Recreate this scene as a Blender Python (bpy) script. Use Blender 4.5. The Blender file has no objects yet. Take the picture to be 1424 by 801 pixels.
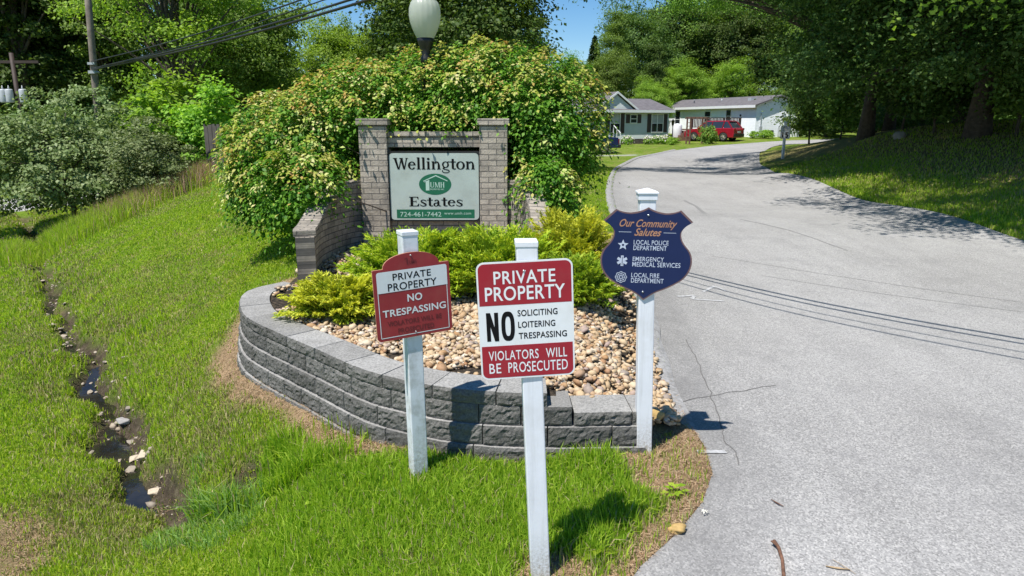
import bpy, bmesh, math, random
import numpy as np
from mathutils import Vector, Matrix
from mathutils import noise as mnoise
R = math.radians
rng = np.random.default_rng(7)
random.seed(7)
SC = bpy.context.scene
COL = SC.collection

# ------------------------------------------------------------------ camera, sky, sun, exposure
PITCH, CAMH, FPX = R(13.5), 2.3, 970.0
cam = bpy.data.cameras.new("camera"); camo = bpy.data.objects.new("camera", cam); COL.objects.link(camo)
cam.sensor_width = 36; cam.lens = 36 * FPX / 1424; cam.clip_start = .05; cam.clip_end = 3000
camo.location = (0, 0, CAMH); camo.rotation_euler = (R(90) - PITCH, 0, 0)
SC.camera = camo
SUNV = Vector((.34, .35, -1)).normalized()          # the way the light travels
SUN_EL = math.asin(-SUNV.z)
w = bpy.data.worlds.new("World"); SC.world = w; w.use_nodes = True
nt = w.node_tree
sky = nt.nodes.new('ShaderNodeTexSky'); sky.sky_type = 'NISHITA'; sky.sun_disc = False
sky.sun_elevation = SUN_EL; sky.sun_rotation = math.atan2(-SUNV.x, -SUNV.y)
sky.air_density = 1.0; sky.dust_density = .1; sky.ozone_density = 3.0; sky.altitude = 900
hs = nt.nodes.new('ShaderNodeHueSaturation'); hs.inputs['Saturation'].default_value = 1.3; nt.links.new(sky.outputs[0], hs.inputs['Color']); nt.links.new(hs.outputs[0], nt.nodes['Background'].inputs[0]); nt.nodes['Background'].inputs[1].default_value = .09
sl = bpy.data.lights.new("sun", 'SUN'); sl.energy = 4.6; sl.angle = R(.53); sl.color = (1, .96, .90)
slo = bpy.data.objects.new("sun", sl); COL.objects.link(slo); slo.rotation_euler = SUNV.to_track_quat('-Z', 'Y').to_euler(); slo.location = (-20, -20, 60)
SC.view_settings.view_transform = 'Standard'; SC.view_settings.look = 'None'; SC.view_settings.exposure = .56; SC.view_settings.gamma = 1
SC.cycles.max_bounces = 8; SC.cycles.diffuse_bounces = 3; SC.cycles.transmission_bounces = 4; SC.cycles.transparent_max_bounces = 6
SC.cycles.use_denoising = True

# ------------------------------------------------------------------ helpers
CP, SP = math.cos(PITCH), math.sin(PITCH)
def ray(px, py):
    u = (px - 712) / FPX; v = (py - 400.5) / FPX
    return (u, CP - v * SP, -SP - v * CP)
def at_y(px, py, Y):
    r = ray(px, py); t = Y / r[1]; return Vector((r[0] * t, Y, CAMH + r[2] * t))
def at_z(px, py, z):
    r = ray(px, py); t = (z - CAMH) / r[2]; return Vector((r[0] * t, r[1] * t, z))

def tag(o, label=None, cat=None, group=None, kind=None):
    if label: o['label'] = label
    if cat: o['category'] = cat
    if group: o['group'] = group
    if kind: o['kind'] = kind
    return o
def empty(name, loc=(0, 0, 0), rz=0.0, label=None, cat=None, group=None):
    o = bpy.data.objects.new(name, None); COL.objects.link(o); o.location = loc; o.rotation_euler = (0, 0, rz); o.empty_display_size = .1
    return tag(o, label, cat, group)

class MB:
    """collects shapes; build() links them as one mesh object"""
    def __init__(s): s.v = []; s.f = []; s.m = []; s.sm = []; s.marks = []
    def add(s, vs, fs, m=0, smooth=False):
        b = len(s.v); s.v += [tuple(p) for p in vs]; s.f += [tuple(i + b for i in f) for f in fs]; s.m += [m] * len(fs); s.sm += [smooth] * len(fs); return s
    def box(s, a, b, m=0, M=None):
        x0, y0, z0 = a; x1, y1, z1 = b
        vs = [(x0, y0, z0), (x1, y0, z0), (x1, y1, z0), (x0, y1, z0), (x0, y0, z1), (x1, y0, z1), (x1, y1, z1), (x0, y1, z1)]
        if M is not None: vs = [M @ Vector(p) for p in vs]
        return s.add(vs, [(0, 3, 2, 1), (4, 5, 6, 7), (0, 1, 5, 4), (1, 2, 6, 5), (2, 3, 7, 6), (3, 0, 4, 7)], m)
    def bar(s, a, b, w_, h_, m=0):
        a = Vector(a); b = Vector(b); d = b - a; L = d.length; q = d.to_track_quat('Y', 'Z').to_matrix().to_4x4()
        return s.box((-w_ / 2, 0, -h_ / 2), (w_ / 2, L, h_ / 2), m, Matrix.Translation(a) @ q)
    def tube(s, pts, rad, n=8, m=0, cap=True):
        pts = [Vector(p) for p in pts]; k = len(pts)
        rad = rad if hasattr(rad, '__len__') else [rad] * k
        vs = []; ref = None
        for i, p in enumerate(pts):
            d = (pts[min(i + 1, k - 1)] - pts[max(i - 1, 0)]).normalized()
            if ref is None: ref = Vector((1, 0, 0)) if abs(d.x) < .8 else Vector((0, 1, 0))
            a = d.cross(ref).normalized(); b = d.cross(a).normalized(); ref = b.cross(d) if False else ref
            for j in range(n):
                t = 2 * math.pi * j / n; vs.append(p + (a * math.cos(t) + b * math.sin(t)) * rad[i])
        fs = [(i * n + j, i * n + (j + 1) % n, (i + 1) * n + (j + 1) % n, (i + 1) * n + j) for i in range(k - 1) for j in range(n)]
        s.add(vs, fs, m, True)
        if cap: s.add(vs[:n], [tuple(range(n))], m); s.add(vs[-n:], [tuple(range(n))], m)
        return s
    def lathe(s, prof, c=(0, 0, 0), n=24, m=0, axis='Z'):
        vs = []
        for r_, h in prof:
            for j in range(n):
                t = 2 * math.pi * j / n; p = (r_ * math.cos(t), r_ * math.sin(t), h)
                if axis == 'Y': p = (p[0], p[2], p[1])
                if axis == 'X': p = (p[2], p[0], p[1])
                vs.append((p[0] + c[0], p[1] + c[1], p[2] + c[2]))
        k = len(prof)
        return s.add(vs, [(i * n + j, i * n + (j + 1) % n, (i + 1) * n + (j + 1) % n, (i + 1) * n + j) for i in range(k - 1) for j in range(n)], m, True)
    def prism(s, poly, y0, y1, m=0, M=None, side=None):
        """outline in x,z extruded along y"""
        n = len(poly); vs = [(x, y0, z) for x, z in poly] + [(x, y1, z) for x, z in poly]
        if M is not None: vs = [M @ Vector(p) for p in vs]
        s.add(vs, [tuple(range(n)), tuple(range(2 * n - 1, n - 1, -1))], m)
        return s.add(vs, [(i, i + n, (i + 1) % n + n, (i + 1) % n) for i in range(n)], m if side is None else side)
    def mark(s): s.marks.append((len(s.v), len(s.f)))
    def build_lines(s, name, mats, parent):
        """one part for each line of writing or emblem"""
        mk = [m_ for m_ in s.marks if m_[1] > 0]; mk = [(0, 0)] + mk + [(len(s.v), len(s.f))]
        for (v0, f0), (v1, f1) in zip(mk[:-1], mk[1:]):
            if f1 > f0:
                q_ = MB(); q_.v = s.v[v0:v1]; q_.f = [tuple(i - v0 for i in f) for f in s.f[f0:f1]]; q_.m = s.m[f0:f1]; q_.sm = s.sm[f0:f1]; q_.build(name, mats, parent)
    def build(s, name, mats, parent=None, bevel=0, seg=2):
        me = bpy.data.meshes.new(name); me.from_pydata(s.v, [], s.f)
        for mt in (mats if isinstance(mats, (list, tuple)) else [mats]): me.materials.append(mt)
        me.polygons.foreach_set('material_index', s.m); me.polygons.foreach_set('use_smooth', s.sm)
        bm = bmesh.new(); bm.from_mesh(me); bmesh.ops.remove_doubles(bm, verts=bm.verts, dist=1e-5)
        bmesh.ops.recalc_face_normals(bm, faces=bm.faces); bm.to_mesh(me); bm.free()
        o = bpy.data.objects.new(name, me); COL.objects.link(o)
        if parent is not None: o.parent = parent
        if bevel:
            b = o.modifiers.new('bevel', 'BEVEL'); b.width = bevel; b.segments = seg; b.limit_method = 'ANGLE'; b.angle_limit = R(35)
        return o

def np_mesh(name, verts, faces_n, mats, idx=None, mi=None, parent=None, smooth=False, flat_idx=None, attrs=None):
    """verts (N,3); faces of one size each, already flat in flat_idx with sizes faces_n (array)"""
    me = bpy.data.meshes.new(name)
    me.vertices.add(len(verts)); me.vertices.foreach_set('co', np.asarray(verts, np.float32).ravel())
    me.loops.add(len(flat_idx)); me.loops.foreach_set('vertex_index', np.asarray(flat_idx, np.int32))
    me.polygons.add(len(faces_n)); st = np.zeros(len(faces_n), np.int32); st[1:] = np.cumsum(faces_n)[:-1]
    me.polygons.foreach_set('loop_start', st)
    me.update(calc_edges=True)
    for mt in (mats if isinstance(mats, (list, tuple)) else [mats]): me.materials.append(mt)
    if mi is not None: me.polygons.foreach_set('material_index', np.asarray(mi, np.int32))
    if smooth: me.polygons.foreach_set('use_smooth', np.ones(len(faces_n), bool))
    for k, a in (attrs or {}).items():
        at = me.attributes.new(k, 'FLOAT', 'POINT'); at.data.foreach_set('value', np.asarray(a, np.float32))
    me.validate(); me.update()
    o = bpy.data.objects.new(name, me); COL.objects.link(o)
    if parent is not None: o.parent = parent
    return o
def link_copy(o, parent=None):
    c = o.copy(); COL.objects.link(c); c.parent = parent; return c

# ------------------------------------------------------------------ materials
def nodes(name):
    m = bpy.data.materials.new(name); m.use_nodes = True; t = m.node_tree; b = t.nodes['Principled BSDF']; return m, t, b
def N(t, kind, **kw):
    n = t.nodes.new(kind)
    for k, v in kw.items(): setattr(n, k, v)
    return n
def coords(t, kind='Object'): return N(t, 'ShaderNodeTexCoord').outputs[kind]
def noise(t, vec, scale, detail=4, rough=.55):
    n = N(t, 'ShaderNodeTexNoise'); n.inputs['Scale'].default_value = scale; n.inputs['Detail'].default_value = detail; n.inputs['Roughness'].default_value = rough
    t.links.new(vec, n.inputs['Vector']); return n.outputs['Fac']
def ramp(t, fac, stops, interp='LINEAR'):
    r = N(t, 'ShaderNodeValToRGB'); e = r.color_ramp.elements; r.color_ramp.interpolation = interp
    while len(e) < len(stops): e.new(.5)
    for i, (p, c) in enumerate(stops): e[i].position = p; e[i].color = (*c, 1) if len(c) == 3 else c
    t.links.new(fac, r.inputs[0]); return r.outputs[0]
def mix(t, fac, a, b, mode='MIX'):
    n = N(t, 'ShaderNodeMix', data_type='RGBA', blend_type=mode)
    for sck, v in ((n.inputs[0], fac), (n.inputs[6], a), (n.inputs[7], b)):
        if isinstance(v, (int, float)): sck.default_value = v
        elif isinstance(v, tuple): sck.default_value = (*v, 1)
        else: t.links.new(v, sck)
    return n.outputs[2]
def math_(t, op, a, b=0.0, clamp=False):
    n = N(t, 'ShaderNodeMath', operation=op, use_clamp=clamp)
    for i, v in enumerate((a, b)):
        if isinstance(v, (int, float)): n.inputs[i].default_value = v
        else: t.links.new(v, n.inputs[i])
    return n.outputs[0]
def bump(t, b, h, strength, dist=.01):
    n = N(t, 'ShaderNodeBump'); n.inputs['Strength'].default_value = strength; n.inputs['Distance'].default_value = dist
    t.links.new(h, n.inputs['Height']); t.links.new(n.outputs[0], b.inputs['Normal']); return n
def pm(name, c, rough=.6, var=.15, scale=6.0, bmp=0.0, bs=40.0, metal=0.0, dirt=None, dscale=3.0, damt=.5, spec=.5, bd=.01, splash=0):
    m, t, b = nodes(name); v = coords(t)
    lo = tuple(x * (1 - var) for x in c); hi = tuple(min(1, x * (1 + var)) for x in c)
    col = ramp(t, noise(t, v, scale), [(.3, lo), (.7, hi)])
    if dirt: col = mix(t, math_(t, 'MULTIPLY', ramp(t, noise(t, v, dscale, 8, .65), [(.48, (0, 0, 0)), (.72, (1, 1, 1))]), damt), col, dirt)
    if splash:
        sx = N(t, 'ShaderNodeSeparateXYZ'); t.links.new(v, sx.inputs[0]); hgt_ = math_(t, 'SUBTRACT', splash, sx.outputs[2]); k = math_(t, 'MULTIPLY', math_(t, 'ADD', hgt_, math_(t, 'MULTIPLY', noise(t, v, 26, 6, .75), .22)), 3.2, True)
        col = mix(t, math_(t, 'MULTIPLY', k, ramp(t, noise(t, v, 60, 5, .8), [(.40, (0, 0, 0)), (.62, (1, 1, 1))])), col, (.24, .20, .14))
        mp = N(t, 'ShaderNodeMapping'); mp.inputs['Scale'].default_value = (30, 30, 1.6); t.links.new(v, mp.inputs['Vector']); col = mix(t, math_(t, 'MULTIPLY', ramp(t, noise(t, mp.outputs[0], 1.0, 6, .7), [(.52, (0, 0, 0)), (.70, (1, 1, 1))]), .30), col, (.40, .41, .39))
    t.links.new(col, b.inputs['Base Color']); b.inputs['Roughness'].default_value = rough; b.inputs['Metallic'].default_value = metal
    b.inputs['Specular IOR Level'].default_value = spec
    if bmp: bump(t, b, noise(t, v, bs, 6), bmp, bd)
    return m
def leafm(name, stops, trans=.35, rough=.55, tmul=(1.25, 1.35, .5), spec=.22):
    """colour differs from leaf to leaf"""
    m, t, b = nodes(name); g = N(t, 'ShaderNodeNewGeometry')
    col = ramp(t, g.outputs['Random Per Island'], stops)
    oi = N(t, 'ShaderNodeObjectInfo')
    hsv = N(t, 'ShaderNodeHueSaturation'); t.links.new(col, hsv.inputs['Color'])
    t.links.new(math_(t, 'ADD', math_(t, 'MULTIPLY', oi.outputs['Random'], .5), .75), hsv.inputs['Value'])
    t.links.new(math_(t, 'ADD', math_(t, 'MULTIPLY', oi.outputs['Random'], .03), .485), hsv.inputs['Hue'])
    col = hsv.outputs[0]
    t.links.new(col, b.inputs['Base Color']); b.inputs['Roughness'].default_value = rough; b.inputs['Specular IOR Level'].default_value = spec
    tr = N(t, 'ShaderNodeBsdfTranslucent'); t.links.new(mix(t, 1.0, col, tmul, 'MULTIPLY'), tr.inputs[0])
    ms = N(t, 'ShaderNodeMixShader'); ms.inputs[0].default_value = trans
    t.links.new(b.outputs[0], ms.inputs[1]); t.links.new(tr.outputs[0], ms.inputs[2])
    t.links.new(ms.outputs[0], t.nodes['Material Output'].inputs['Surface']); return m

M = {}
M['white_vinyl'] = pm('white_vinyl', (.76, .78, .825), .4, .04, 3, dirt=(.42, .40, .33), dscale=2.6, damt=.35, splash=.16)
M['stained_vinyl'] = pm('stained_vinyl', (.72, .75, .80), .45, .05, 3, dirt=(.25, .26, .21), dscale=7, damt=.75, splash=.22)
M['sign_red'] = pm('sign_red', (.33, .010, .024), .45, .06, 8, dirt=(.30, .06, .06), dscale=12, damt=.3)
M['faded_red'] = pm('faded_red', (.33, .024, .030), .5, .12, 5, dirt=(.32, .06, .05), dscale=9, damt=.5)
M['dull_red'] = pm('dull_red', (.15, .012, .016), .5, .15, 9)
M['sign_white'] = pm('sign_white', (.78, .80, .81), .4, .03, 6, dirt=(.60, .60, .56), dscale=7, damt=.4)
M['sign_black'] = pm('sign_black', (.007, .007, .008), .6, .2, 9, spec=.15)
M['rust_edge'] = pm('rust_edge', (.42, .20, .12), .6, .3, 30)
M['shield_blue'] = pm('shield_blue', (.010, .020, .078), .45, .08, 5, spec=.3)
M['shield_edge'] = pm('shield_edge', (.15, .085, .085), .5, .15, 9)
M['shield_print'] = pm('shield_print', (.50, .55, .66), .5, .05, 9)
M['shield_gold'] = pm('shield_gold', (.42, .21, .12), .5, .1, 9)
M['screw'] = pm('screw', (.7, .7, .7), .3, .1, 20, metal=.8)
M['board'] = pm('board', (.44, .51, .46), .5, .06, 4, dirt=(.33, .36, .30), dscale=5, damt=.5)
M['board_green'] = pm('board_green', (.010, .13, .062), .5, .1, 6)
M['board_pale'] = pm('board_pale', (.45, .62, .52), .5, .05, 6)
M['board_text'] = pm('board_text', (.007, .008, .007), .7, .1, 6, spec=.1)
M['frame_black'] = pm('frame_black', (.018, .017, .016), .5, .3, 9)
M['bark'] = pm('bark', (.09, .07, .055), .9, .4, 9, .8, 18, bd=.04)
M['pale_bark'] = pm('pale_bark', (.20, .175, .15), .9, .35, 8, .8, 14, bd=.04)
M['pole_wood'] = pm('pole_wood', (.20, .165, .135), .9, .3, 5, .5, 30)
M['cable'] = pm('cable', (.022, .022, .024), .5, .2, 3)
M['fence_wood'] = pm('fence_wood', (.085, .072, .062), .9, .3, 4, .4, 30)
M['deck_wood'] = pm('deck_wood', (.17, .095, .07), .8, .3, 3, .3, 20)
M['dark_wood'] = pm('dark_wood', (.045, .028, .022), .7, .3, 3)
M['steel_grey'] = pm('steel_grey', (.42, .44, .46), .5, .1, 5)
M['black_metal'] = pm('black_metal', (.014, .014, .015), .45, .2, 9)
M['roof'] = pm('roof', (.13, .12, .125), .95, .25, 3, .4, 60)
M['trim_white'] = pm('trim_white', (.78, .79, .80), .5, .04, 3)
M['shutter'] = pm('shutter', (.055, .038, .034), .6, .15, 5)
M['rubber'] = pm('rubber', (.02, .02, .02), .85, .2, 9)
M['rim'] = pm('rim', (.45, .42, .38), .35, .1, 9, metal=.7)
M['black_plastic'] = pm('black_plastic', (.02, .02, .022), .5, .1, 9)
M['tail_red'] = pm('tail_red', (.30, .01, .012), .2, .1, 9)
M['dead'] = pm('dead', (.36, .26, .15), .9, .3, 30)
M['twig'] = pm('twig', (.15, .075, .045), .9, .4, 30, .5, 40)
M['white_leaf'] = pm('white_leaf', (.62, .60, .52), .8, .1, 30)
M['flower'] = pm('flower', (.78, .68, .70), .7, .1, 30)
M['dial'] = pm('dial', (.75, .75, .74), .5, .05, 9)

def car_paint(name, c):
    m, t, b = nodes(name); v = coords(t)
    t.links.new(ramp(t, noise(t, v, 2), [(.3, tuple(x * .92 for x in c)), (.7, tuple(x * 1.05 for x in c))]), b.inputs['Base Color'])
    b.inputs['Roughness'].default_value = .25; b.inputs['Coat Weight'].default_value = .6; b.inputs['Coat Roughness'].default_value = .06; b.inputs['Metallic'].default_value = .2
    return m
M['car_red'] = car_paint('car_red', (.36, .012, .03)); M['car_blue'] = car_paint('car_blue', (.012, .025, .10))
def glassm(name, c=(.02, .025, .03)):
    m, t, b = nodes(name); v = coords(t)
    t.links.new(ramp(t, noise(t, v, 1.3, 2), [(.3, c), (.7, tuple(x * 1.6 for x in c))]), b.inputs['Base Color']); b.inputs['Roughness'].default_value = .06; b.inputs['Specular IOR Level'].default_value = .8; return m
M['glass'] = glassm('glass'); M['curtain_glass'] = glassm('curtain_glass', (.32, .34, .36))

def globe_mat():
    m, t, b = nodes('frosted_globe'); v = coords(t)
    t.links.new(ramp(t, noise(t, v, 4), [(.3, (.60, .64, .56)), (.7, (.68, .71, .63))]), b.inputs['Base Color']); b.inputs['Roughness'].default_value = .3
    wv = N(t, 'ShaderNodeTexWave', wave_type='RINGS', rings_direction='Z'); sx = N(t, 'ShaderNodeSeparateXYZ'); t.links.new(v, sx.inputs[0])
    ang = math_(t, 'MULTIPLY', math_(t, 'ARCTAN2', sx.outputs[0], sx.outputs[1]), 18.0)
    bump(t, b, math_(t, 'SINE', ang), .35, .004)
    tr = N(t, 'ShaderNodeBsdfTranslucent'); tr.inputs[0].default_value = (.72, .75, .64, 1)
    ms = N(t, 'ShaderNodeMixShader'); ms.inputs[0].default_value = .5
    t.links.new(b.outputs[0], ms.inputs[1]); t.links.new(tr.outputs[0], ms.inputs[2]); t.links.new(ms.outputs[0], t.nodes['Material Output'].inputs['Surface'])
    return m
M['globe'] = globe_mat()

def siding(name, c, lap=.11):
    m, t, b = nodes(name); v = coords(t); sx = N(t, 'ShaderNodeSeparateXYZ'); t.links.new(v, sx.inputs[0])
    fr = math_(t, 'FRACT', math_(t, 'DIVIDE', sx.outputs[2], lap))
    col = ramp(t, noise(t, v, 1.5), [(.3, tuple(x * .94 for x in c)), (.7, tuple(min(1, x * 1.04) for x in c))])
    t.links.new(col, b.inputs['Base Color']); b.inputs['Roughness'].default_value = .55; bump(t, b, math_(t, 'SUBTRACT', 1.0, fr), .8, .02); return m
M['siding_grey'] = siding('siding_grey', (.60, .65, .64)); M['siding_white'] = siding('siding_white', (.87, .90, .93), .13)

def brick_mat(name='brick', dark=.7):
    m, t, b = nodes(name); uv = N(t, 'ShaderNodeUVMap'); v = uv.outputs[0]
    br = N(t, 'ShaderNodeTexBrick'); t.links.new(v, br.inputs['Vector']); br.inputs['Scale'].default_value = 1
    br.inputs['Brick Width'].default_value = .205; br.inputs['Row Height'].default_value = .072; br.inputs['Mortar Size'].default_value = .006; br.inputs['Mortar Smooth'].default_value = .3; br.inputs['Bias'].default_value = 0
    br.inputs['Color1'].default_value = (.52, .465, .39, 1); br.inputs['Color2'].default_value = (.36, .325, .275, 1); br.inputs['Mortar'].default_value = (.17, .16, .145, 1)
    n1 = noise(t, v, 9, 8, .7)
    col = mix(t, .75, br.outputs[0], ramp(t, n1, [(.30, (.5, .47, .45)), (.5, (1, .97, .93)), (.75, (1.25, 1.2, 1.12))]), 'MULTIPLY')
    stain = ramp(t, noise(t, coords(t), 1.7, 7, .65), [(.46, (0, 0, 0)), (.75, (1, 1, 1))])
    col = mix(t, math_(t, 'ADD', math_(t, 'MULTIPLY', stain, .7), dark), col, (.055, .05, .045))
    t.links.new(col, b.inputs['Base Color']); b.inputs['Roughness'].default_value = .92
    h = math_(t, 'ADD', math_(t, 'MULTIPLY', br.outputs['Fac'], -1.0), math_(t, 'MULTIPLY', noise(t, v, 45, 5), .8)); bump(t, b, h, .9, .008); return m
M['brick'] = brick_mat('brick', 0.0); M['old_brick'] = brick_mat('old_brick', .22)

def block_mat(name, c, stain=.5, bs=1.0):
    m, t, b = nodes(name); v = coords(t); g = N(t, 'ShaderNodeNewGeometry')
    c0 = ramp(t, g.outputs['Random Per Island'], [(0, tuple(x * .78 for x in c)), (1, tuple(x * 1.18 for x in c))])
    c1 = mix(t, .8, c0, ramp(t, noise(t, v, 62, 6, .8), [(.33, (.34, .34, .34)), (.5, (.95, .95, .95)), (.68, (1.6, 1.58, 1.55))]), 'MULTIPLY')
    st = ramp(t, noise(t, v, 4.5, 8, .7), [(.48, (0, 0, 0)), (.72, (1, 1, 1))])
    c1 = mix(t, math_(t, 'MULTIPLY', st, stain), c1, (.075, .07, .06))
    t.links.new(c1, b.inputs['Base Color']); b.inputs['Roughness'].default_value = .95; b.inputs['Specular IOR Level'].default_value = .2
    bump(t, b, noise(t, v, 75, 6, .75), bs, .012); return m
M['block'] = block_mat('block', (.160, .155, .145), .55); M['cap'] = block_mat('cap', (.29, .284, .27), .35, .3)  # same concrete twice: fronts painted darker, tops lighter as the sun strikes them

def stone_mat(name, stops, spec=.3):
    m, t, b = nodes(name); g = N(t, 'ShaderNodeNewGeometry'); v = coords(t)
    c0 = ramp(t, g.outputs['Random Per Island'], stops)
    c1 = mix(t, .5, c0, ramp(t, noise(t, v, 38, 6, .7), [(.3, (.6, .56, .5)), (.5, (1, 1, 1)), (.75, (1.25, 1.2, 1.1))]), 'MULTIPLY')
    t.links.new(c1, b.inputs['Base Color']); b.inputs['Roughness'].default_value = .75; b.inputs['Specular IOR Level'].default_value = spec
    bump(t, b, noise(t, v, 60, 5), .25, .006); return m
M['river_rock'] = stone_mat('river_rock', [(0, (.38, .27, .155)), (.14, (.55, .42, .26)), (.28, (.36, .21, .10)), (.4, (.60, .50, .36)), (.52, (.48, .33, .18)), (.64, (.62, .55, .44)), (.74, (.32, .17, .085)), (.84, (.50, .38, .24)), (.93, (.36, .27, .23)), (1, (.27, .24, .20))])
M['creek_stone'] = stone_mat('creek_stone', [(0, (.30, .24, .18)), (.5, (.42, .36, .28)), (1, (.20, .17, .14))])
M['gold_stone'] = stone_mat('gold_stone', [(0, (.46, .31, .12)), (1, (.46, .31, .12))])
M['pale_slab'] = stone_mat('pale_slab', [(0, (.50, .42, .31)), (1, (.50, .42, .31))]); M['boulder'] = stone_mat('boulder', [(0, (.33, .31, .29)), (1, (.33, .31, .29))])
M['chips'] = stone_mat('chips', [(0, (.55, .54, .52)), (.5, (.40, .39, .37)), (1, (.66, .65, .62))])

GR = [(0, (0.231, 0.330, 0.024)), (.35, (0.341, 0.462, 0.033)), (.7, (0.451, 0.539, 0.055)), (1, (0.528, 0.572, 0.110))]
M['blade'] = leafm('blade', GR, .48, .5, (1.25, 1.3, .45)); M['lush'] = leafm('lush', [(0, (0.184, 0.324, 0.022)), (.6, (0.313, 0.454, 0.035)), (1, (0.454, 0.551, 0.070))], .48, .45, (1.25, 1.3, .45))
M['dry_blade'] = leafm('dry_blade', [(0, (0.323, 0.266, 0.133)), (.5, (0.437, 0.361, 0.199)), (1, (0.228, 0.180, 0.095))], .2, .8, (1, 1, .8))
M['blue_blade'] = leafm('blue_blade', [(0, (.20, .33, .07)), (1, (.32, .46, .13))], .3, .5, (1.1, 1.3, .8))
M['olive_blade'] = leafm('olive_blade', [(0, (0.258, 0.280, 0.067)), (1, (0.403, 0.381, 0.134))], .3, .6, (1.1, 1.1, .6))
M['seed'] = leafm('seed', [(0, (.36, .20, .15)), (1, (.52, .33, .25))], .25, .8, (1, 1, .9))
M['straw'] = leafm('straw', [(0, (.40, .27, .15)), (.4, (.58, .44, .28)), (.7, (.46, .30, .17)), (1, (.24, .15, .08))], .1, .85, (1, 1, .9))
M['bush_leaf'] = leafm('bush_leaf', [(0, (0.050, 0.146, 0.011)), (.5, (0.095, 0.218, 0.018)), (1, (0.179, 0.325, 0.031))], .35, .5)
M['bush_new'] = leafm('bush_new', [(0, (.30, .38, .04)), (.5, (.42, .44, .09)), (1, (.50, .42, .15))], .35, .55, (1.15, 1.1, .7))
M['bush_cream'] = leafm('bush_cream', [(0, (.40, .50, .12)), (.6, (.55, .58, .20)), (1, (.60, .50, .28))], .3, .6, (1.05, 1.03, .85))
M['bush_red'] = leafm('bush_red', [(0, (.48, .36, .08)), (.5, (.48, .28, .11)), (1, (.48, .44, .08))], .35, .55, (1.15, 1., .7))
M['gold_juniper'] = leafm('gold_juniper', [(0, (0.253, 0.437, 0.029)), (.5, (0.414, 0.575, 0.037)), (1, (0.575, 0.667, 0.057))], .38, .6, (1.15, 1.1, .5))
M['green_juniper'] = leafm('green_juniper', [(0, (0.200, 0.375, 0.025)), (.5, (0.350, 0.525, 0.037)), (1, (0.500, 0.625, 0.056))], .35, .6, (1.15, 1.1, .5))
M['bright_gold'] = leafm('bright_gold', [(0, (0.550, 0.660, 0.044)), (1, (0.792, 0.850, 0.099))], .38, .6, (1.1, 1.05, .5))
M['dark_juniper'] = leafm('dark_juniper', [(0, (.06, .13, .018)), (1, (.11, .20, .025))], .3, .6)
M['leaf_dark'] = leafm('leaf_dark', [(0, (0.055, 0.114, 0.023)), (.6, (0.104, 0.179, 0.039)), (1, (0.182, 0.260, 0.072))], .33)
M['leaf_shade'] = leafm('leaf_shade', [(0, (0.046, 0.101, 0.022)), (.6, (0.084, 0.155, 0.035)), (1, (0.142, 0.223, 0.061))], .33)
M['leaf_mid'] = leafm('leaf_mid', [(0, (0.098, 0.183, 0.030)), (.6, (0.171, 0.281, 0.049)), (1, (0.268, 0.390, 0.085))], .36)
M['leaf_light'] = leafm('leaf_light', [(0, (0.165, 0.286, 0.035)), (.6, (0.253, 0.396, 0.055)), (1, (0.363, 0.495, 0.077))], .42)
M['leaf_grey'] = leafm('leaf_grey', [(0, (0.138, 0.200, 0.069)), (.6, (0.213, 0.288, 0.106)), (1, (0.350, 0.413, 0.200))], .28, .55, (1.1, 1.2, .7))
M['needle'] = leafm('needle', [(0, (.022, .055, .018)), (1, (.05, .10, .032))], .15)

# ------------------------------------------------------------------ the lie of the land
RL = [(-1.6, -4), (-.75, 0), (-.12, 1.8), (.30, 2.6), (.63, 3.17), (.95, 3.52), (1.23, 3.93), (1.34, 4.35), (1.34, 4.99), (1.36, 5.53), (1.47, 6.7), (1.62, 7.9), (1.88, 10.4), (2.2, 13.4), (2.84, 19.6), (3.63, 25.3), (4.97, 32.97), (6.3, 38.5), (8.2, 43.8), (11.4, 49.3), (15.2, 53.7), (19.6, 57.6), (25, 60.8), (32, 63.2), (45, 66)]
RR = [(11, -6), (10.2, 0), (9.6, 5), (9.45, 9), (9.62, 12.96), (10.0, 16.5), (10.0, 19.92), (10.35, 24), (10.75, 27.5), (11.7, 32), (12.7, 36.2), (14.6, 41.8), (16.6, 46.6), (19.3, 51.3), (23, 55.2), (28, 58), (34, 59.8), (46, 62)]
def resample(pts, n):
    p = np.array(pts, float); d = np.r_[0, np.cumsum(np.hypot(*np.diff(p, axis=0).T))]
    s = np.linspace(0, d[-1], n); return np.c_[np.interp(s, d, p[:, 0]), np.interp(s, d, p[:, 1])]
def smooth_path(pts, n):
    """Catmull-Rom through the points, evenly resampled"""
    P = [np.array(p, float) for p in pts]; P = [2 * P[0] - P[1]] + P + [2 * P[-1] - P[-2]]; out = []
    for i in range(1, len(P) - 2):
        for t in np.linspace(0, 1, 12, endpoint=False):
            a, b, c, d = P[i - 1], P[i], P[i + 1], P[i + 2]
            out.append(.5 * (2 * b + (c - a) * t + (2 * a - 5 * b + 4 * c - d) * t * t + (3 * b - a - 3 * c + d) * t ** 3))
    out.append(P[-2]); out = np.array(out)
    d = np.r_[0, np.cumsum(np.sqrt((np.diff(out, axis=0) ** 2).sum(1)))]; s = np.linspace(0, d[-1], n)
    return np.stack([np.interp(s, d, out[:, k]) for k in range(out.shape[1])], 1)
RLs = smooth_path(RL, 260); RRs = smooth_path(RR, 260)
ROADPOLY = np.vstack([RLs, RRs[::-1]])
def inpoly(x, y, poly):
    x = np.asarray(x, float); y = np.asarray(y, float); res = np.zeros(x.shape, bool); n = len(poly)
    for i in range(n):
        x0, y0 = poly[i]; x1, y1 = poly[(i + 1) % n]
        if y0 == y1: continue
        c = ((y0 > y) != (y1 > y)) & (x < (x1 - x0) * (y - y0) / (y1 - y0) + x0); res ^= c
    return res
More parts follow.
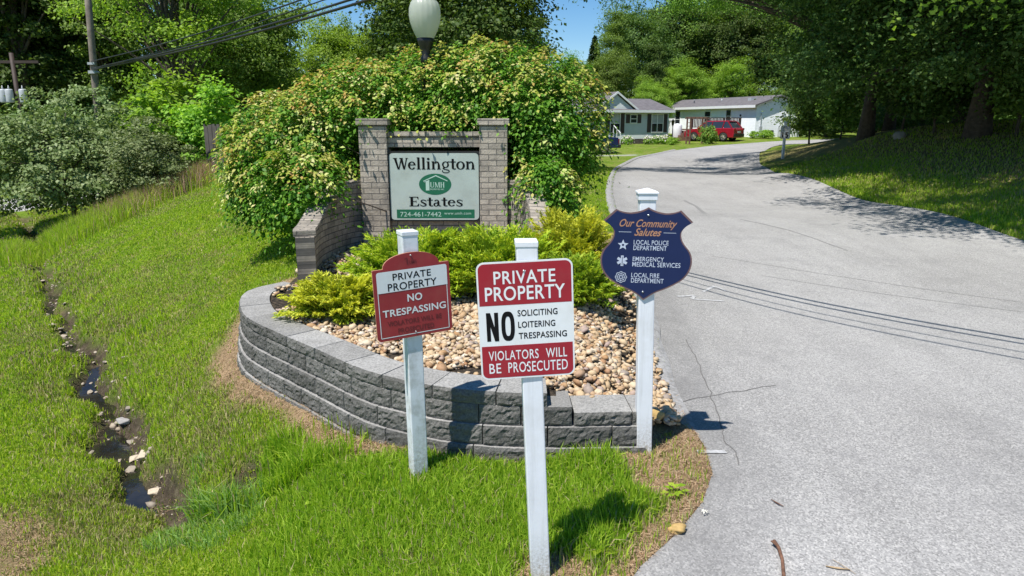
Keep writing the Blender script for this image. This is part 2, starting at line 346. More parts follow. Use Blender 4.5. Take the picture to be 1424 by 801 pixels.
def dpath(x, y, path):
    x = np.asarray(x, float); y = np.asarray(y, float); best = np.full(x.shape, 1e9)
    for i in range(len(path) - 1):
        ax, ay = path[i][:2]; bx, by = path[i + 1][:2]; dx, dy = bx - ax, by - ay
        t = np.clip(((x - ax) * dx + (y - ay) * dy) / (dx * dx + dy * dy + 1e-12), 0, 1)
        best = np.minimum(best, (x - ax - t * dx) ** 2 + (y - ay - t * dy) ** 2)
    return np.sqrt(best)
def sstep(a, b, v):
    t = np.clip((v - a) / (b - a), 0, 1); return t * t * (3 - 2 * t)

CTRL = [(.14, 3.17, .02), (.9, 4.4, .10), (-.62, 4.22, .03), (-.1, 4.4, .0), (-1.1, 4.75, .0), (-1.7, 5.3, -.02), (-2.4, 6.0, -.02), (-2.85, 7.0, .05), (-3.0, 7.8, .32), (-2.6, 8.6, .55), (-.5, 5.2, .1), (-1, 6.5, .25),
        (-2.2, 7.6, .5), (0, 8, .45), (1.2, 8, .22), (-1, 9.2, .58), (-3.5, 10.5, .5), (1, 11, .25), (-1, 12, .5), (.9, 5.6, .12),
        (.63, 3.17, .0), (1.32, 5, .07), (1.6, 7.76, .1), (2.2, 13.4, .1), (2.84, 19.6, .1), (5, 33, .1), (7.8, 43, .12), (11, 48.5, .28), (15, 53.6, .45), (19.5, 57.5, .55), (26.5, 61, .7),
        (9.6, 13, .1), (10, 20, .1), (12.6, 35.7, .15), (16.5, 46.5, .36), (23, 55.5, .55), (5, 5, .05), (4, 2, 0), (9.6, 6, .05), (6, 14, .14), (7, 28, .14), (2, 0, -.05), (10, 0, 0), (12, -6, .2), (0, -6, -.2),
        (11.3, 16.2, .40), (14.2, 19.5, 1.0), (15.5, 21.5, 1.45), (16.3, 25, 1.72), (15.1, 30, 1.55), (16.6, 36, 1.35), (13.1, 30, .55), (13.8, 36, .42), (22, 22, 2.0), (25, 35, 2.1), (21, 45, 1.25), (14, 12, 1.0), (28, 10, 2), (11.6, 9, .35), (14, 2, .6),
        (-.9, 3.5, -.16), (-2.1, 4.8, -.52), (-2.6, 4.3, -.7), (-4.2, 5.15, -.75), (-6.8, 8.8, -.8), (-3.1, 5.45, -.72), (-3.9, 6.5, -.78), (-5.2, 8.3, -.82), (-7.7, 11.5, -.9), (-10.2, 14.9, -.95), (-14.3, 20.6, -1.05), (-18.5, 26.3, -1.1),
        (-3.4, 7.0, -.28), (-5.0, 10.2, -.15), (-6.5, 16.5, .45), (-9.3, 22, .5), (-11.6, 21.2, -.3), (-12, 18.8, -.8), (-16.3, 22, -1.1), (-20.8, 29.4, -1.1), (-4, 2, -.8), (-8, 4, -.8), (-1, 2, -.3), (-15, 10, -.9), (-2, 3.2, -.55),
        (-7, 14, .2), (-4.5, 12.5, .4), (-14.9, 26, -.9), (-30, 40, -1), (-15, 45, 0), (0, 45, .2), (0, 30, .2), (-4, 14.5, .48), (-3, 25, .4), (-10, 35, .3), (7, 57.5, .4), (13, 60, .4), (22, 63, .85), (28, 66, .95), (6.4, 49, .05), (30, 90, 1.0),
        (60, 60, 1.2), (60, 20, 2.2), (-60, 30, -1), (0, 100, .8), (-50, 80, 0), (45, -20, 1), (-40, -20, -1)]
CT = np.array(CTRL)
def tps_k(r2): return np.where(r2 > 1e-12, .5 * r2 * np.log(np.maximum(r2, 1e-12)), 0)
_n = len(CT); _d2 = ((CT[:, None, :2] - CT[None, :, :2]) ** 2).sum(-1); _A = np.zeros((_n + 3, _n + 3))
_A[:_n, :_n] = tps_k(_d2) + np.eye(_n) * .15; _P = np.c_[np.ones(_n), CT[:, :2]]; _A[:_n, _n:] = _P; _A[_n:, :_n] = _P.T
_W = np.linalg.solve(_A, np.r_[CT[:, 2], 0, 0, 0])
CREEK = smooth_path([(-24, 33), (-18.5, 26.3), (-14.3, 20.6), (-10.2, 14.9), (-7.7, 11.5), (-6.5, 9.9), (-5.2, 8.3), (-4.55, 7.3), (-3.9, 6.5), (-3.45, 5.95), (-3.1, 5.4), (-2.75, 5.0)], 90)
PITS = [(-2.15, 4.95, .34, .17), (-1.86, 4.72, .30, .14)]
def dcreek_at(x, y):
    xx = x + .10 * np.sin(y * 4.3 + x * 1.7) + .05 * np.sin(y * 11.0 - x * 5); yy = y + .10 * np.sin(x * 4.7 - y * 1.3) + .05 * np.sin(x * 10.3 + y * 3)
    return dpath(xx, yy, CREEK) / np.clip(.95 - (y - 4.8) * .02, .72, .95)
def base(x, y):
    x = np.asarray(x, float); y = np.asarray(y, float); shp = x.shape; X = x.ravel(); Y = y.ravel(); out = np.empty(X.shape)
    for i in range(0, len(X), 20000):
        a = X[i:i + 20000]; b = Y[i:i + 20000]; r2 = (a[:, None] - CT[None, :, 0]) ** 2 + (b[:, None] - CT[None, :, 1]) ** 2
        out[i:i + 20000] = tps_k(r2) @ _W[:_n] + _W[_n] + _W[_n + 1] * a + _W[_n + 2] * b
    rr = np.hypot(X, Y - 20); k = sstep(60, 110, rr); out = out * (1 - k) + .6 * k
    return out.reshape(shp)
# the retaining wall's outer line (from its far left end round to the front right)
CAPZ = .52
WALL = smooth_path([(-2.58, 7.72), (-2.80, 7.42), (-2.82, 7.1), (-2.66, 6.62), (-2.36, 6.13), (-1.58, 5.34), (-1.11, 4.87), (-.80, 4.66), (-.45, 4.50), (-.10, 4.42), (.30, 4.40), (.92, 4.42)], 160)
_wt = np.gradient(WALL, axis=0); _wt /= np.hypot(_wt[:, 0], _wt[:, 1])[:, None]
BEDPOLY = np.vstack([(WALL - .17 * np.c_[_wt[:, 1], -_wt[:, 0]])[2:], [(1.22, 4.75), (1.30, 5.6), (1.38, 6.7), (1.5, 8.0), (1.35, 9.4), (.4, 9.9), (-1, 9.9), (-2.3, 9.6), (-2.55, 8.4)]])
CURB = [(1.30, 4.7), (1.28, 5.6), (1.38, 6.7), (1.5, 8.2)]
def height(x, y):
    x = np.asarray(x, float); y = np.asarray(y, float); z = base(x, y)
    near = (np.abs(x) < 30) & (y < 40)
    dc = np.full(x.shape, 9.0); dc[near] = dcreek_at(x[near], y[near])
    wob = .5 + .5 * np.sin(x * 5.3 + y * 3.1) * np.sin(x * 2.1 - y * 4.7)
    z = z - .26 * np.exp(-(dc / (.20 + .07 * wob)) ** 2.6) - .10 * np.exp(-(dc / .75) ** 2) + .05 * np.sin(x * 9.1 + 2 * np.sin(y * 7)) * np.sin(y * 8.3 + x * 3) * np.exp(-(dc / .32) ** 2)
    for px, py, dd, rr in PITS: z = z - dd * np.exp(-(((x - px) ** 2 + (y - py) ** 2) / rr ** 2) ** 1.5)
    loc = (x > -3.2) & (x < 2) & (y > 4) & (y < 10.2)
    if loc.any():
        xs, ys, zs = x[loc], y[loc], z[loc]; ib = inpoly(xs, ys, BEDPOLY); cd = dpath(xs, ys, CURB)
        bed = .415 + .035 * (ys - 4.5) - .10 * sstep(.34, .42, xs) * sstep(5.4, 4.8, ys)
        k = sstep(.0, .75, cd); bed = np.maximum(zs, bed) * k + (zs + .03) * (1 - k)
        zs = np.where(ib, np.maximum(bed, zs * 0 + bed), zs); z[loc] = zs
    return z
def hz(x, y): return float(height(np.array([x]), np.array([y]))[0])

def lines(segs):
    out = []
    for a, b, st in segs: out += list(np.arange(a, b, st))
    return np.array(out)
gx = lines([(-900, -100, 80), (-100, -40, 6), (-40, -18, 1.2), (-18, -9, .14), (-9, 3, .07), (3, 18, .35), (18, 45, 1.2), (45, 110, 6), (110, 901, 80)])
gy = lines([(-300, -20, 40), (-20, 2, 1.5), (2, 9, .07), (9, 16, .12), (16, 24, .2), (24, 40, .5), (40, 80, 1.5), (80, 160, 8), (160, 1500, 120)])
GX, GY = np.meshgrid(gx, gy); GZ = height(GX, GY)
fx, fy = GX.ravel(), GY.ravel()
near = (fx > -9) & (fx < 3.2) & (fy > 1.9) & (fy < 9.1)
lump = np.zeros(fx.shape); lump[near] = .012 * (np.sin(fx[near] * 7.1 + 1.3 * np.sin(fy[near] * 5)) * np.sin(fy[near] * 8.3) + .6 * np.sin(fx[near] * 17 + fy[near] * 13))
onroad = inpoly(fx, fy, ROADPOLY); droad = np.full(fx.shape, 9.); sel = (np.abs(fx - 10) < 45) & (fy > -7) & (fy < 70); droad[sel] = np.minimum(dpath(fx[sel], fy[sel], RLs[::3]), dpath(fx[sel], fy[sel], RRs[::3]))
inbed = inpoly(fx, fy, BEDPOLY)
GZf = GZ.ravel() + np.where(inbed | onroad, 0, lump) - np.where(onroad, .07 * sstep(0, .14, droad) + .006, 0) + np.where(onroad, 0, .02 * sstep(.03, .2, droad) * 0)
dcreek = dcreek_at(fx, fy); dwall = dpath(fx, fy, WALL)
def wobf(x, y, a=3.0): return np.sin(x * a + 1.7 * np.sin(y * a * .83)) * np.sin(y * a * 1.13 + 1.1 * np.sin(x * a * .71))
def zones(x, y, dcr, dwl, drd, bed):
    wv = wobf(x, y, 3.1) * .5 + wobf(x, y, 8.3) * .3
    soil = sstep(.32, .14, dcr + .12 * wv)
    for px, py, dd, rr in PITS: soil = np.maximum(soil, sstep(rr * 2.0, rr * .9, np.hypot(x - px, y - py)))
    dry = sstep(.40, .17, dwl + .16 * wv) * ~bed * sstep(-.6, -1.0, x + .0 * y)
    dry = np.maximum(dry, sstep(.16, .06, dwl + .05 * wv) * ~bed)
    px, py = x - 1.02, y - 4.15
    dry = np.maximum(dry, sstep(1.0, .65, np.sqrt((px / .38) ** 2 + (py / .60) ** 2) + .35 * wv))       # the worn corner by the road
    dry = np.maximum(dry, sstep(.30, .10, drd + .10 * wv) * (y < 6) * (x < 3))
    dry = np.maximum(dry, sstep(.30, .14, np.hypot(x - .24, y - 3.12) + .06 * wv))                      # round the middle post
    dry = np.maximum(dry, .8 * sstep(.75, .4, np.hypot(x + 3.9, y - 4.45) + .2 * wv))                  # rake-off at the bottom left
    gra = sstep(1.2, .8, np.sqrt(((x - 1.05) / .55) ** 2 + ((y - 10.2) / 1.3) ** 2) + .15 * wv)          # pale gravel patch behind the gold juniper
    gra = np.maximum(gra, sstep(1.15, .85, np.sqrt(((x + 20.5) / 4.2) ** 2 + ((y - 29.5) / 2.2) ** 2)))  # gravel lane at the far left
    gra = np.maximum(gra, sstep(1.2, .9, np.sqrt(((x - 5.4) / 2.6) ** 2 + ((y - 46.2) / 1.2) ** 2)) * .8)
    dry = np.maximum(dry, .6 * sstep(12.2, 14.0, x + .7 * wobf(x, y, .9) + .5 * wv) * sstep(60, 30, x) * sstep(9, 12, y) * sstep(46, 36, y))
    mul = sstep(1.2, .8, np.sqrt(((x - 1.55) / .75) ** 2 + ((y - 12.6) / 1.6) ** 2) + .2 * wv)
    return soil, dry, gra, mul
soil, dry, gra, mul = zones(fx, fy, dcreek, dwall, droad, inbed)
dry = np.maximum(dry, mul * .8)

def ground_mat():
    m, t, b = nodes('turf'); v = coords(t)
    a = {k: N(t, 'ShaderNodeAttribute', attribute_name=k).outputs['Fac'] for k in ('soil', 'dry', 'gra', 'bed')}
    g1 = ramp(t, noise(t, v, .55, 6, .6), [(.32, (.10, .165, .016)), (.5, (.125, .20, .018)), (.68, (.17, .23, .035))])
    g2 = mix(t, .85, g1, ramp(t, noise(t, v, 9, 7, .75), [(.3, (.45, .5, .45)), (.5, (1, 1, 1)), (.72, (1.5, 1.4, 1.3))]), 'MULTIPLY')
    g2 = mix(t, .7, g2, ramp(t, noise(t, v, 55, 4, .8), [(.35, (.5, .55, .4)), (.5, (1, 1, 1)), (.7, (1.5, 1.5, 1.4))]), 'MULTIPLY')
    st = mix(t, 1.0, ramp(t, noise(t, v, 40, 6, .8), [(.3, (.13, .08, .045)), (.5, (.32, .22, .125)), (.7, (.50, .37, .23))]), ramp(t, noise(t, v, 6, 4), [(.3, (.75, .75, .75)), (.7, (1.1, 1.1, 1.1))]), 'MULTIPLY')
    so = ramp(t, noise(t, v, 14, 7, .7), [(.3, (.035, .028, .02)), (.55, (.09, .07, .048)), (.75, (.20, .165, .12))])
    gr = mix(t, .9, ramp(t, noise(t, v, 70, 5, .9), [(.3, (.24, .23, .22)), (.5, (.46, .45, .43)), (.7, (.66, .65, .62))]), ramp(t, noise(t, v, 5), [(.3, (.8, .8, .8)), (.7, (1.05, 1.05, 1.05))]), 'MULTIPLY')
    g2 = mix(t, math_(t, 'MULTIPLY', ramp(t, noise(t, v, 2.2, 6, .7), [(.50, (0, 0, 0)), (.66, (1, 1, 1))]), .75), g2, st)
    c = mix(t, a['dry'], g2, st); c = mix(t, a['soil'], c, so); c = mix(t, a['gra'], c, gr); c = mix(t, a['bed'], c, ramp(t, noise(t, v, 30, 4), [(.4, (.03, .027, .024)), (.7, (.13, .10, .07))]))
    t.links.new(c, b.inputs['Base Color']); b.inputs['Roughness'].default_value = 1; b.inputs['Specular IOR Level'].default_value = .1
    h = math_(t, 'ADD', noise(t, v, 70, 5, .8), math_(t, 'MULTIPLY', noise(t, v, 7, 5), 2.0)); bump(t, b, h, .8, .03); return m
M['turf'] = ground_mat()
ny, nx = GX.shape; ii = np.arange(ny * nx).reshape(ny, nx)
q = np.stack([ii[:-1, :-1], ii[:-1, 1:], ii[1:, 1:], ii[1:, :-1]], -1).reshape(-1, 4)
ground = np_mesh('ground', np.c_[fx, fy, GZf], np.full(len(q), 4), M['turf'], flat_idx=q.ravel(), smooth=True, attrs={'soil': soil, 'dry': dry, 'gra': gra, 'bed': inbed.astype(float)})
tag(ground, kind='structure')

# ------------------------------------------------------------------ road
def asphalt():
    m, t, b = nodes('asphalt'); v = coords(t); e = N(t, 'ShaderNodeAttribute', attribute_name='edge').outputs['Fac']
    c = ramp(t, noise(t, v, .35, 6, .6), [(.3, (.295, .287, .277)), (.5, (.335, .327, .317)), (.7, (.37, .362, .352))])
    vo = N(t, 'ShaderNodeTexVoronoi'); vo.inputs['Scale'].default_value = 105; t.links.new(v, vo.inputs['Vector']); bw = N(t, 'ShaderNodeRGBToBW'); t.links.new(vo.outputs['Color'], bw.inputs[0])
    c = mix(t, .58, c, ramp(t, bw.outputs[0], [(.15, (.42, .42, .42)), (.42, (.92, .92, .92)), (.62, (1.05, 1.05, 1.04)), (.85, (1.65, 1.63, 1.6))]), 'MULTIPLY')
    c = mix(t, .28, c, ramp(t, noise(t, v, 26, 5, .8), [(.3, (.62, .62, .62)), (.5, (1, 1, 1)), (.7, (1.25, 1.25, 1.25))]), 'MULTIPLY')
    mp = N(t, 'ShaderNodeMapping'); mp.inputs['Scale'].default_value = (2.2, .16, 1); mp.inputs['Rotation'].default_value = (0, 0, R(-14)); t.links.new(v, mp.inputs['Vector'])
    c = mix(t, .5, c, ramp(t, noise(t, mp.outputs[0], 1.0, 7, .7), [(.3, (.8, .8, .8)), (.52, (1, 1, 1)), (.75, (1.1, 1.1, 1.1))]), 'MULTIPLY')
    c = mix(t, math_(t, 'MULTIPLY', ramp(t, noise(t, v, 1.1, 7, .7), [(.52, (0, 0, 0)), (.72, (1, 1, 1))]), .45), c, (.20, .197, .195))
    ed = math_(t, 'MULTIPLY', e, ramp(t, noise(t, v, 2.3, 5, .7), [(.3, (.35, .35, .35)), (.6, (1, 1, 1))]))
    c = mix(t, math_(t, 'MULTIPLY', ed, .62), c, (.15, .147, .143))
    t.links.new(c, b.inputs['Base Color']); b.inputs['Roughness'].default_value = .9; b.inputs['Specular IOR Level'].default_value = .3
    bump(t, b, math_(t, 'ADD', bw.outputs[0], noise(t, v, 60, 3)), .75, .006); return m
M['asphalt'] = asphalt()
NL, NW = 260, 34
tt = np.linspace(0, 1, NW) ** 1.0
jit = .022 * np.sin(np.arange(NL) * 2.3) + .018 * np.sin(np.arange(NL) * 5.9 + 1)
RV = RLs[:, None, :] * (1 - tt)[None, :, None] + RRs[:, None, :] * tt[None, :, None]
rx, ry = RV[..., 0].ravel(), RV[..., 1].ravel()
rz = base(rx, ry) + .004
q = np.arange(NL * NW).reshape(NL, NW); q = np.stack([q[:-1, :-1], q[:-1, 1:], q[1:, 1:], q[1:, :-1]], -1).reshape(-1, 4)
edl = dpath(rx, ry, RLs[::2]); edge = sstep(.62, .12, edl) * (ry < 12) + .5 * sstep(.5, .1, edl) * (ry >= 12)
road = np_mesh('road', np.c_[rx, ry, rz], np.full(len(q), 4), M['asphalt'], flat_idx=q.ravel(), smooth=True, attrs={'edge': edge}); tag(road, kind='structure')
def ribbon(mb, pts, w0, lift, m=0, taper=False):
    pts = [np.array(p, float) for p in pts]; vs = []
    for i, p in enumerate(pts):
        d = pts[min(i + 1, len(pts) - 1)] - pts[max(i - 1, 0)]; d /= np.hypot(*d) + 1e-9; n = np.array([-d[1], d[0]]); ww = w0 * (.15 + .85 * math.sin(math.pi * (i + .5) / len(pts)) ** .5 if taper else 1) / 2
        for s in (-1, 1):
            a = p + n * ww * s; vs.append((a[0], a[1], float(base(np.array([a[0]]), np.array([a[1]]))[0]) + .004 + lift))
    mb.add(vs, [(2 * i, 2 * i + 1, 2 * i + 3, 2 * i + 2) for i in range(len(pts) - 1)], m)
M['crack'] = pm('crack', (.13, .125, .12), .95, .3, 20); M['old_paint'] = pm('old_paint', (.42, .42, .42), .9, .25, 30, dirt=(.32, .32, .32), dscale=20, damt=1.0)
M['skid'] = pm('skid', (.22, .215, .21), .95, .15, 20)
def wig(a, b, n, amp, seed):
    r_ = random.Random(seed); a = np.array(a, float); b = np.array(b, float); d = b - a; nn = np.array([-d[1], d[0]]) / np.hypot(*d); o = 0; out = []
    for i in range(n + 1):
        o = o * .8 + r_.uniform(-1, 1) * amp; out.append(a + d * i / n + nn * o)
    return out
mb = MB()
A = at_z; xy = lambda p: (p.x, p.y)
ribbon(mb, wig(xy(A(948, 557, .09)), xy(A(1078, 533, .06)), 14, .016, 1), .008, .003)
ribbon(mb, wig(xy(A(985, 540, .09)), xy(A(1006, 600, .07)), 14, .014, 2), .009, .003); ribbon(mb, wig(xy(A(985, 540, .09)), xy(A(955, 470, .09)), 14, .014, 3), .009, .003)
ribbon(mb, wig(xy(A(1006, 600, .07)), xy(A(1030, 650, .06)), 12, .016, 4), .007, .003)
mb.build('crack', M['crack'], road)
mb = MB(); ribbon(mb, [xy(A(a, b, .1)) for a, b in ((952, 274), (968, 282), (980, 295))], .09, .004)
ribbon(mb, wig(xy(A(1060, 375, .1)), xy(A(1424, 420, .08)), 12, .01, 7), .012, .004); ribbon(mb, wig(xy(A(990, 352, .1)), xy(A(1424, 408, .08)), 12, .02, 8), .012, .004)
ribbon(mb, wig(xy(A(1030, 305, .1)), xy(A(1180, 345, .1)), 12, .02, 9), .03, .004)
mb.build('skid_mark', M['skid'], road)
mb = MB()
for a, b in (((978, 402), (994, 393)), ((994, 393), (1011, 399)), ((942, 412), (966, 408)), ((966, 409), (962, 413)), ((964, 413), (1008, 412)), ((970, 627), (1010, 626))):
    ribbon(mb, wig(xy(A(*a, .1)), xy(A(*b, .1)), 6, .004, a[0]), .045, .006)
mb.build('paint_mark', M['old_paint'], road)
# rolled asphalt kerb along the left edge
kp = smooth_path([(1.26, 4.75), (1.30, 5.53), (1.42, 6.7), (1.57, 7.9), (1.83, 10.4), (2.14, 13.4), (2.77, 19.6), (3.55, 25.3), (4.88, 32.97), (6.2, 38.6), (8.1, 43.9), (11.3, 49.4)], 150)
prof = [(-.16, -.06), (-.12, .035), (-.05, .055), (.03, .045), (.10, .008)]
vs, fs = [], []
kz = base(kp[:, 0], kp[:, 1])
for i, p in enumerate(kp):
    d = kp[min(i + 1, 149)] - kp[max(i - 1, 0)]; d /= np.hypot(*d); n = np.array([d[1], -d[0]]); e = min(1, i / 5)
    for k, (o_, h) in enumerate(prof): vs.append((p[0] + n[0] * (o_ + .012 * math.sin(i * 1.7)), p[1] + n[1] * o_, kz[i] + .004 + h * (e if h > 0 else 1)))
L5 = len(prof); fs = [(i * L5 + j, i * L5 + j + 1, (i + 1) * L5 + j + 1, (i + 1) * L5 + j) for i in range(149) for j in range(L5 - 1)]
M['kerb'] = pm('kerb', (.30, .295, .29), .95, .3, 30, .8, 90, dirt=(.16, .155, .15), dscale=6, damt=.7)
mb = MB(); mb.add(vs, fs, 0, True); kerb = mb.build('kerb', M['kerb']); tag(kerb, kind='structure')
# creek water
def water_mat():
    m, t, b = nodes('creek_water'); v = coords(t); t.links.new(ramp(t, noise(t, v, 3), [(.35, (.012, .011, .009)), (.7, (.035, .03, .022))]), b.inputs['Base Color']); b.inputs['Roughness'].default_value = .04; b.inputs['Specular IOR Level'].default_value = .7
    bump(t, b, noise(t, v, 14, 3), .12, .02); return m
M['water'] = water_mat()
wp = CREEK; wz = base(wp[:, 0], wp[:, 1]) - .318; wz = np.minimum.accumulate(wz) if False else wz
vs = []
for i, p in enumerate(wp):
    d = wp[min(i + 1, len(wp) - 1)] - wp[max(i - 1, 0)]; d /= np.hypot(*d); n = np.array([-d[1], d[0]])
    for s in (-1, 0, 1): vs.append((p[0] + n[0] * .42 * s, p[1] + n[1] * .42 * s, wz[i]))
mb = MB(); mb.add(vs, [(3 * i + j, 3 * i + j + 1, 3 * i + j + 4, 3 * i + j + 3) for i in range(len(wp) - 1) for j in (0, 1)], 0, True); cw = mb.build('creek_water', M['water']); tag(cw, kind='structure')

# ------------------------------------------------------------------ retaining wall of split-face blocks
wd = np.r_[0, np.cumsum(np.hypot(*np.diff(WALL, axis=0).T))]; WL = wd[-1]
def wpt(s): return np.array([np.interp(s, wd, WALL[:, 0]), np.interp(s, wd, WALL[:, 1])])
def wn(s):
    a, b = wpt(max(0, s - .03)), wpt(min(WL, s + .03)); d = (b - a) / np.hypot(*(b - a)); return np.array([d[1], -d[0]])
def block(mb, s0, s1, z0, z1, off, depth, rough, r_, tilt=0.0, chamfer=.005):
    nxb, nzb = max(4, int((s1 - s0) / .019)), max(3, int((z1 - z0) / .018))
    ph = r_.uniform(0, 6); g = .0045; s0 += g; s1 -= g; vs = []; fs = []
    for k in range(nzb + 1):
        for i in range(nxb + 1):
            s = s0 + (s1 - s0) * i / nxb; n = wn(s); p = wpt(s); edge = i in (0, nxb) or k in (0, nzb)
            z = z0 + (z1 - z0) * k / nzb
            z += (0 if k in (0, nzb) else r_.uniform(-.004, .004)) + tilt * (i / nxb - .5)
            o = off + (-chamfer + r_.uniform(-.003, .003) if edge else rough * (.5 + 2.2 * mnoise.noise((s * 17, z * 30, ph)) + 1.3 * mnoise.noise((s * 45, z * 60, ph + 9)) + r_.uniform(-.35, .35)))
            q_ = p + n * o; vs.append((q_[0], q_[1], z))
    w1 = nxb + 1
    for k in range(nzb):
        for i in range(nxb): fs.append((k * w1 + i, k * w1 + i + 1, (k + 1) * w1 + i + 1, (k + 1) * w1 + i))
    nfront = len(fs)
    b0 = len(vs)
    for k in (0, nzb):
        for i in range(nxb + 1):
            s = s0 + (s1 - s0) * i / nxb; p = wpt(s) + wn(s) * (off - depth); vs.append((p[0], p[1], (z0 if k == 0 else z1) + tilt * (i / nxb - .5)))
    top = nzb * w1
    for i in range(nxb):
        fs.append((top + i, top + i + 1, b0 + w1 + i + 1, b0 + w1 + i)); fs.append((i + 1, i, b0 + i, b0 + i + 1)); fs.append((b0 + i + 1, b0 + i, b0 + w1 + i, b0 + w1 + i + 1))
    fs.append(tuple([k * w1 for k in range(nzb, -1, -1)] + [b0, b0 + w1])); fs.append(tuple([k * w1 + nxb for k in range(nzb + 1)] + [b0 + w1 + nxb, b0 + nxb]))
    mb.add(vs, fs); mb.m[-(len(fs) - nfront):] = [1] * (len(fs) - nfront)
rw = empty('retaining_wall', (-.8, 4.7, 0), 0, 'curved low retaining wall of grey split face concrete blocks holding the stone bed', 'wall')
def wbuild(mb, name, mt):
    mb.v = [(x + .8, y - 4.7, z) for x, y, z in mb.v]; return mb.build(name, mt, rw)
r_ = random.Random(3)
def s_at_x(x): return float(np.interp(x, WALL[60:, 0], wd[60:]))
S_CAP, S_STEP, S_END = s_at_x(.24), s_at_x(.41), s_at_x(.92)
lev = [.42, .28, .135, -.01, -.155, -.30]
for c in range(5):
    mb = MB(); s = -.13 * (c % 2) - .07 * c; end = S_STEP if c == 0 else S_END
    while s < end:
        L = r_.choice((.29, .40, .44)); a, b = max(s, 0), min(s + L, end)
        if end - b < .09: b = end
        if b - a > .05: block(mb, a, b, lev[c + 1] + .003, lev[c] - .002, -.010 + .022 * (c + 1), .30, .0056, r_, r_.uniform(-.003, .003))
        s = b if b == end else s + L
    wbuild(mb, 'block_course', [M['block'], M['cap']])
mb = MB(); s = 0
while s < S_CAP - .01:
    L = r_.choice((.36, .43, .46)); b = min(s + L, S_CAP)
    if S_CAP - b < .12: b = S_CAP
    block(mb, s, b, lev[0] + .002, CAPZ + r_.uniform(-.003, .003), .012, .29, .005, r_, r_.uniform(-.004, .004), .006); s = b
wbuild(mb, 'cap_stone', [M['block'], M['cap']])
mb = MB(); s2 = S_STEP + .008
block(mb, s2, s2 + .40, lev[1] + .002, lev[1] + .098, .015, .31, .008, r_, .004, .006); block(mb, s2 + .40, S_END + .01, lev[1] + .002, lev[1] + .095, .012, .31, .008, r_, 0, .006)
wbuild(mb, 'step_stone', [M['block'], M['cap']])

# ------------------------------------------------------------------ river stones in the bed
def ico(sub=1):
    bm = bmesh.new(); bmesh.ops.create_icosphere(bm, subdivisions=sub, radius=1); v = np.array([x.co[:] for x in bm.verts]); f = np.array([[q.index for q in x.verts] for x in bm.faces]); bm.free(); return v, f
IV, IF = ico(1)
def stones(pos, size, name, mt, parent=None, flat=(.45, .8), tilt=.5):
    n = len(pos); V = np.empty((n, len(IV), 3)); F = np.empty((n, len(IF), 3), np.int64)
    for i in range(n):
        s = size[i] * np.array([1, rng.uniform(.62, .95), rng.uniform(*flat)])
        k1, k2 = rng.normal(0, 1, (2, 3)); lum = 1 + .14 * np.sin(IV @ k1 * 1.8) + .10 * np.sin(IV @ k2 * 3.1)
        P_ = IV * lum[:, None] * s; a = rng.uniform(0, 6.28); ca, sa = math.cos(a), math.sin(a); tx, ty = rng.normal(0, tilt * .5, 2)
        Rz = np.array([[ca, -sa, 0], [sa, ca, 0], [0, 0, 1]]); Rx = np.array([[1, 0, 0], [0, math.cos(tx), -math.sin(tx)], [0, math.sin(tx), math.cos(tx)]]); Ry = np.array([[math.cos(ty), 0, math.sin(ty)], [0, 1, 0], [-math.sin(ty), 0, math.cos(ty)]])
        V[i] = P_ @ (Rz @ Rx @ Ry).T + pos[i]; F[i] = IF + i * len(IV)
    return np_mesh(name, V.reshape(-1, 3), np.full(n * len(IF), 3), mt, flat_idx=F.ravel(), smooth=True, parent=parent)
cx, cy = rng.uniform(-2.7, 1.5, 42000), rng.uniform(4.5, 9.4, 42000)
ok = inpoly(cx, cy, BEDPOLY) & (dpath(cx, cy, WALL) > np.where(cx > .2, .27, .30))
ok &= ~((np.hypot((cx + 2.25) / .22, (cy - 7.0) / .45) < 1) | (np.hypot((cx + .95) / .22, (cy - 5.3) / .10) < 1) | (np.hypot((cx + .30) / .2, (cy - 5.0) / .10) < 1))
ok &= ~((cx > .9) & (cy > 5.6) & (rng.uniform(size=42000) < .6))
keep = rng.uniform(size=42000) < np.where(cy < 6.9, 1.0, .35)
cx, cy = cx[ok & keep], cy[ok & keep]; cz = height(cx, cy)
ex, ey = rng.uniform(1.0, 1.22, 18), rng.uniform(4.8, 5.6, 18)
cx, cy, cz = np.r_[cx, ex], np.r_[cy, ey], np.r_[cz, height(ex, ey)]
sz = np.clip(rng.lognormal(math.log(.0225), .40, len(cx)), .010, .055); lay = rng.uniform(0, 1, len(cx)) ** 1.5 * .045
gravel = stones(np.c_[cx, cy, cz + sz * .25 + lay], sz, 'gravel', M['river_rock'], flat=(.32, .66), tilt=.7)
tag(gravel, 'rounded tan and cream river stones filling the raised bed', 'gravel', kind='stuff')
print('stones', len(cx))

# ------------------------------------------------------------------ lettering
def text_geo(s, bold=0.0, shear=0.0, space=1.0):
    cu = bpy.data.curves.new('t', 'FONT'); cu.body = s; cu.size = 1; cu.offset = bold; cu.shear = shear; cu.space_character = space; cu.resolution_u = 4
    o = bpy.data.objects.new('t', cu); COL.objects.link(o); bpy.context.view_layer.update()
    me = bpy.data.meshes.new_from_object(o.evaluated_get(bpy.context.evaluated_depsgraph_get()))
    v = np.array([p.co[:2] for p in me.vertices]); f = [tuple(p.vertices) for p in me.polygons]
    bpy.data.objects.remove(o); bpy.data.curves.remove(cu); bpy.data.meshes.remove(me); return v, f
def put_text(mb, s, x0, x1, z0, z1, y, bold=.0, shear=0.0, m=0, space=1.0, mapf=None):
    """fit the words in a box in the sign's own x,z; y is how far proud"""
    mb.mark(); v, f = text_geo(s, bold, shear, space); lo, hi = v.min(0), v.max(0); u = (v - lo) / (hi - lo)
    pts = [(x0 + (x1 - x0) * a, y, z0 + (z1 - z0) * b) for a, b in u]
    mb.add(pts, f, m)
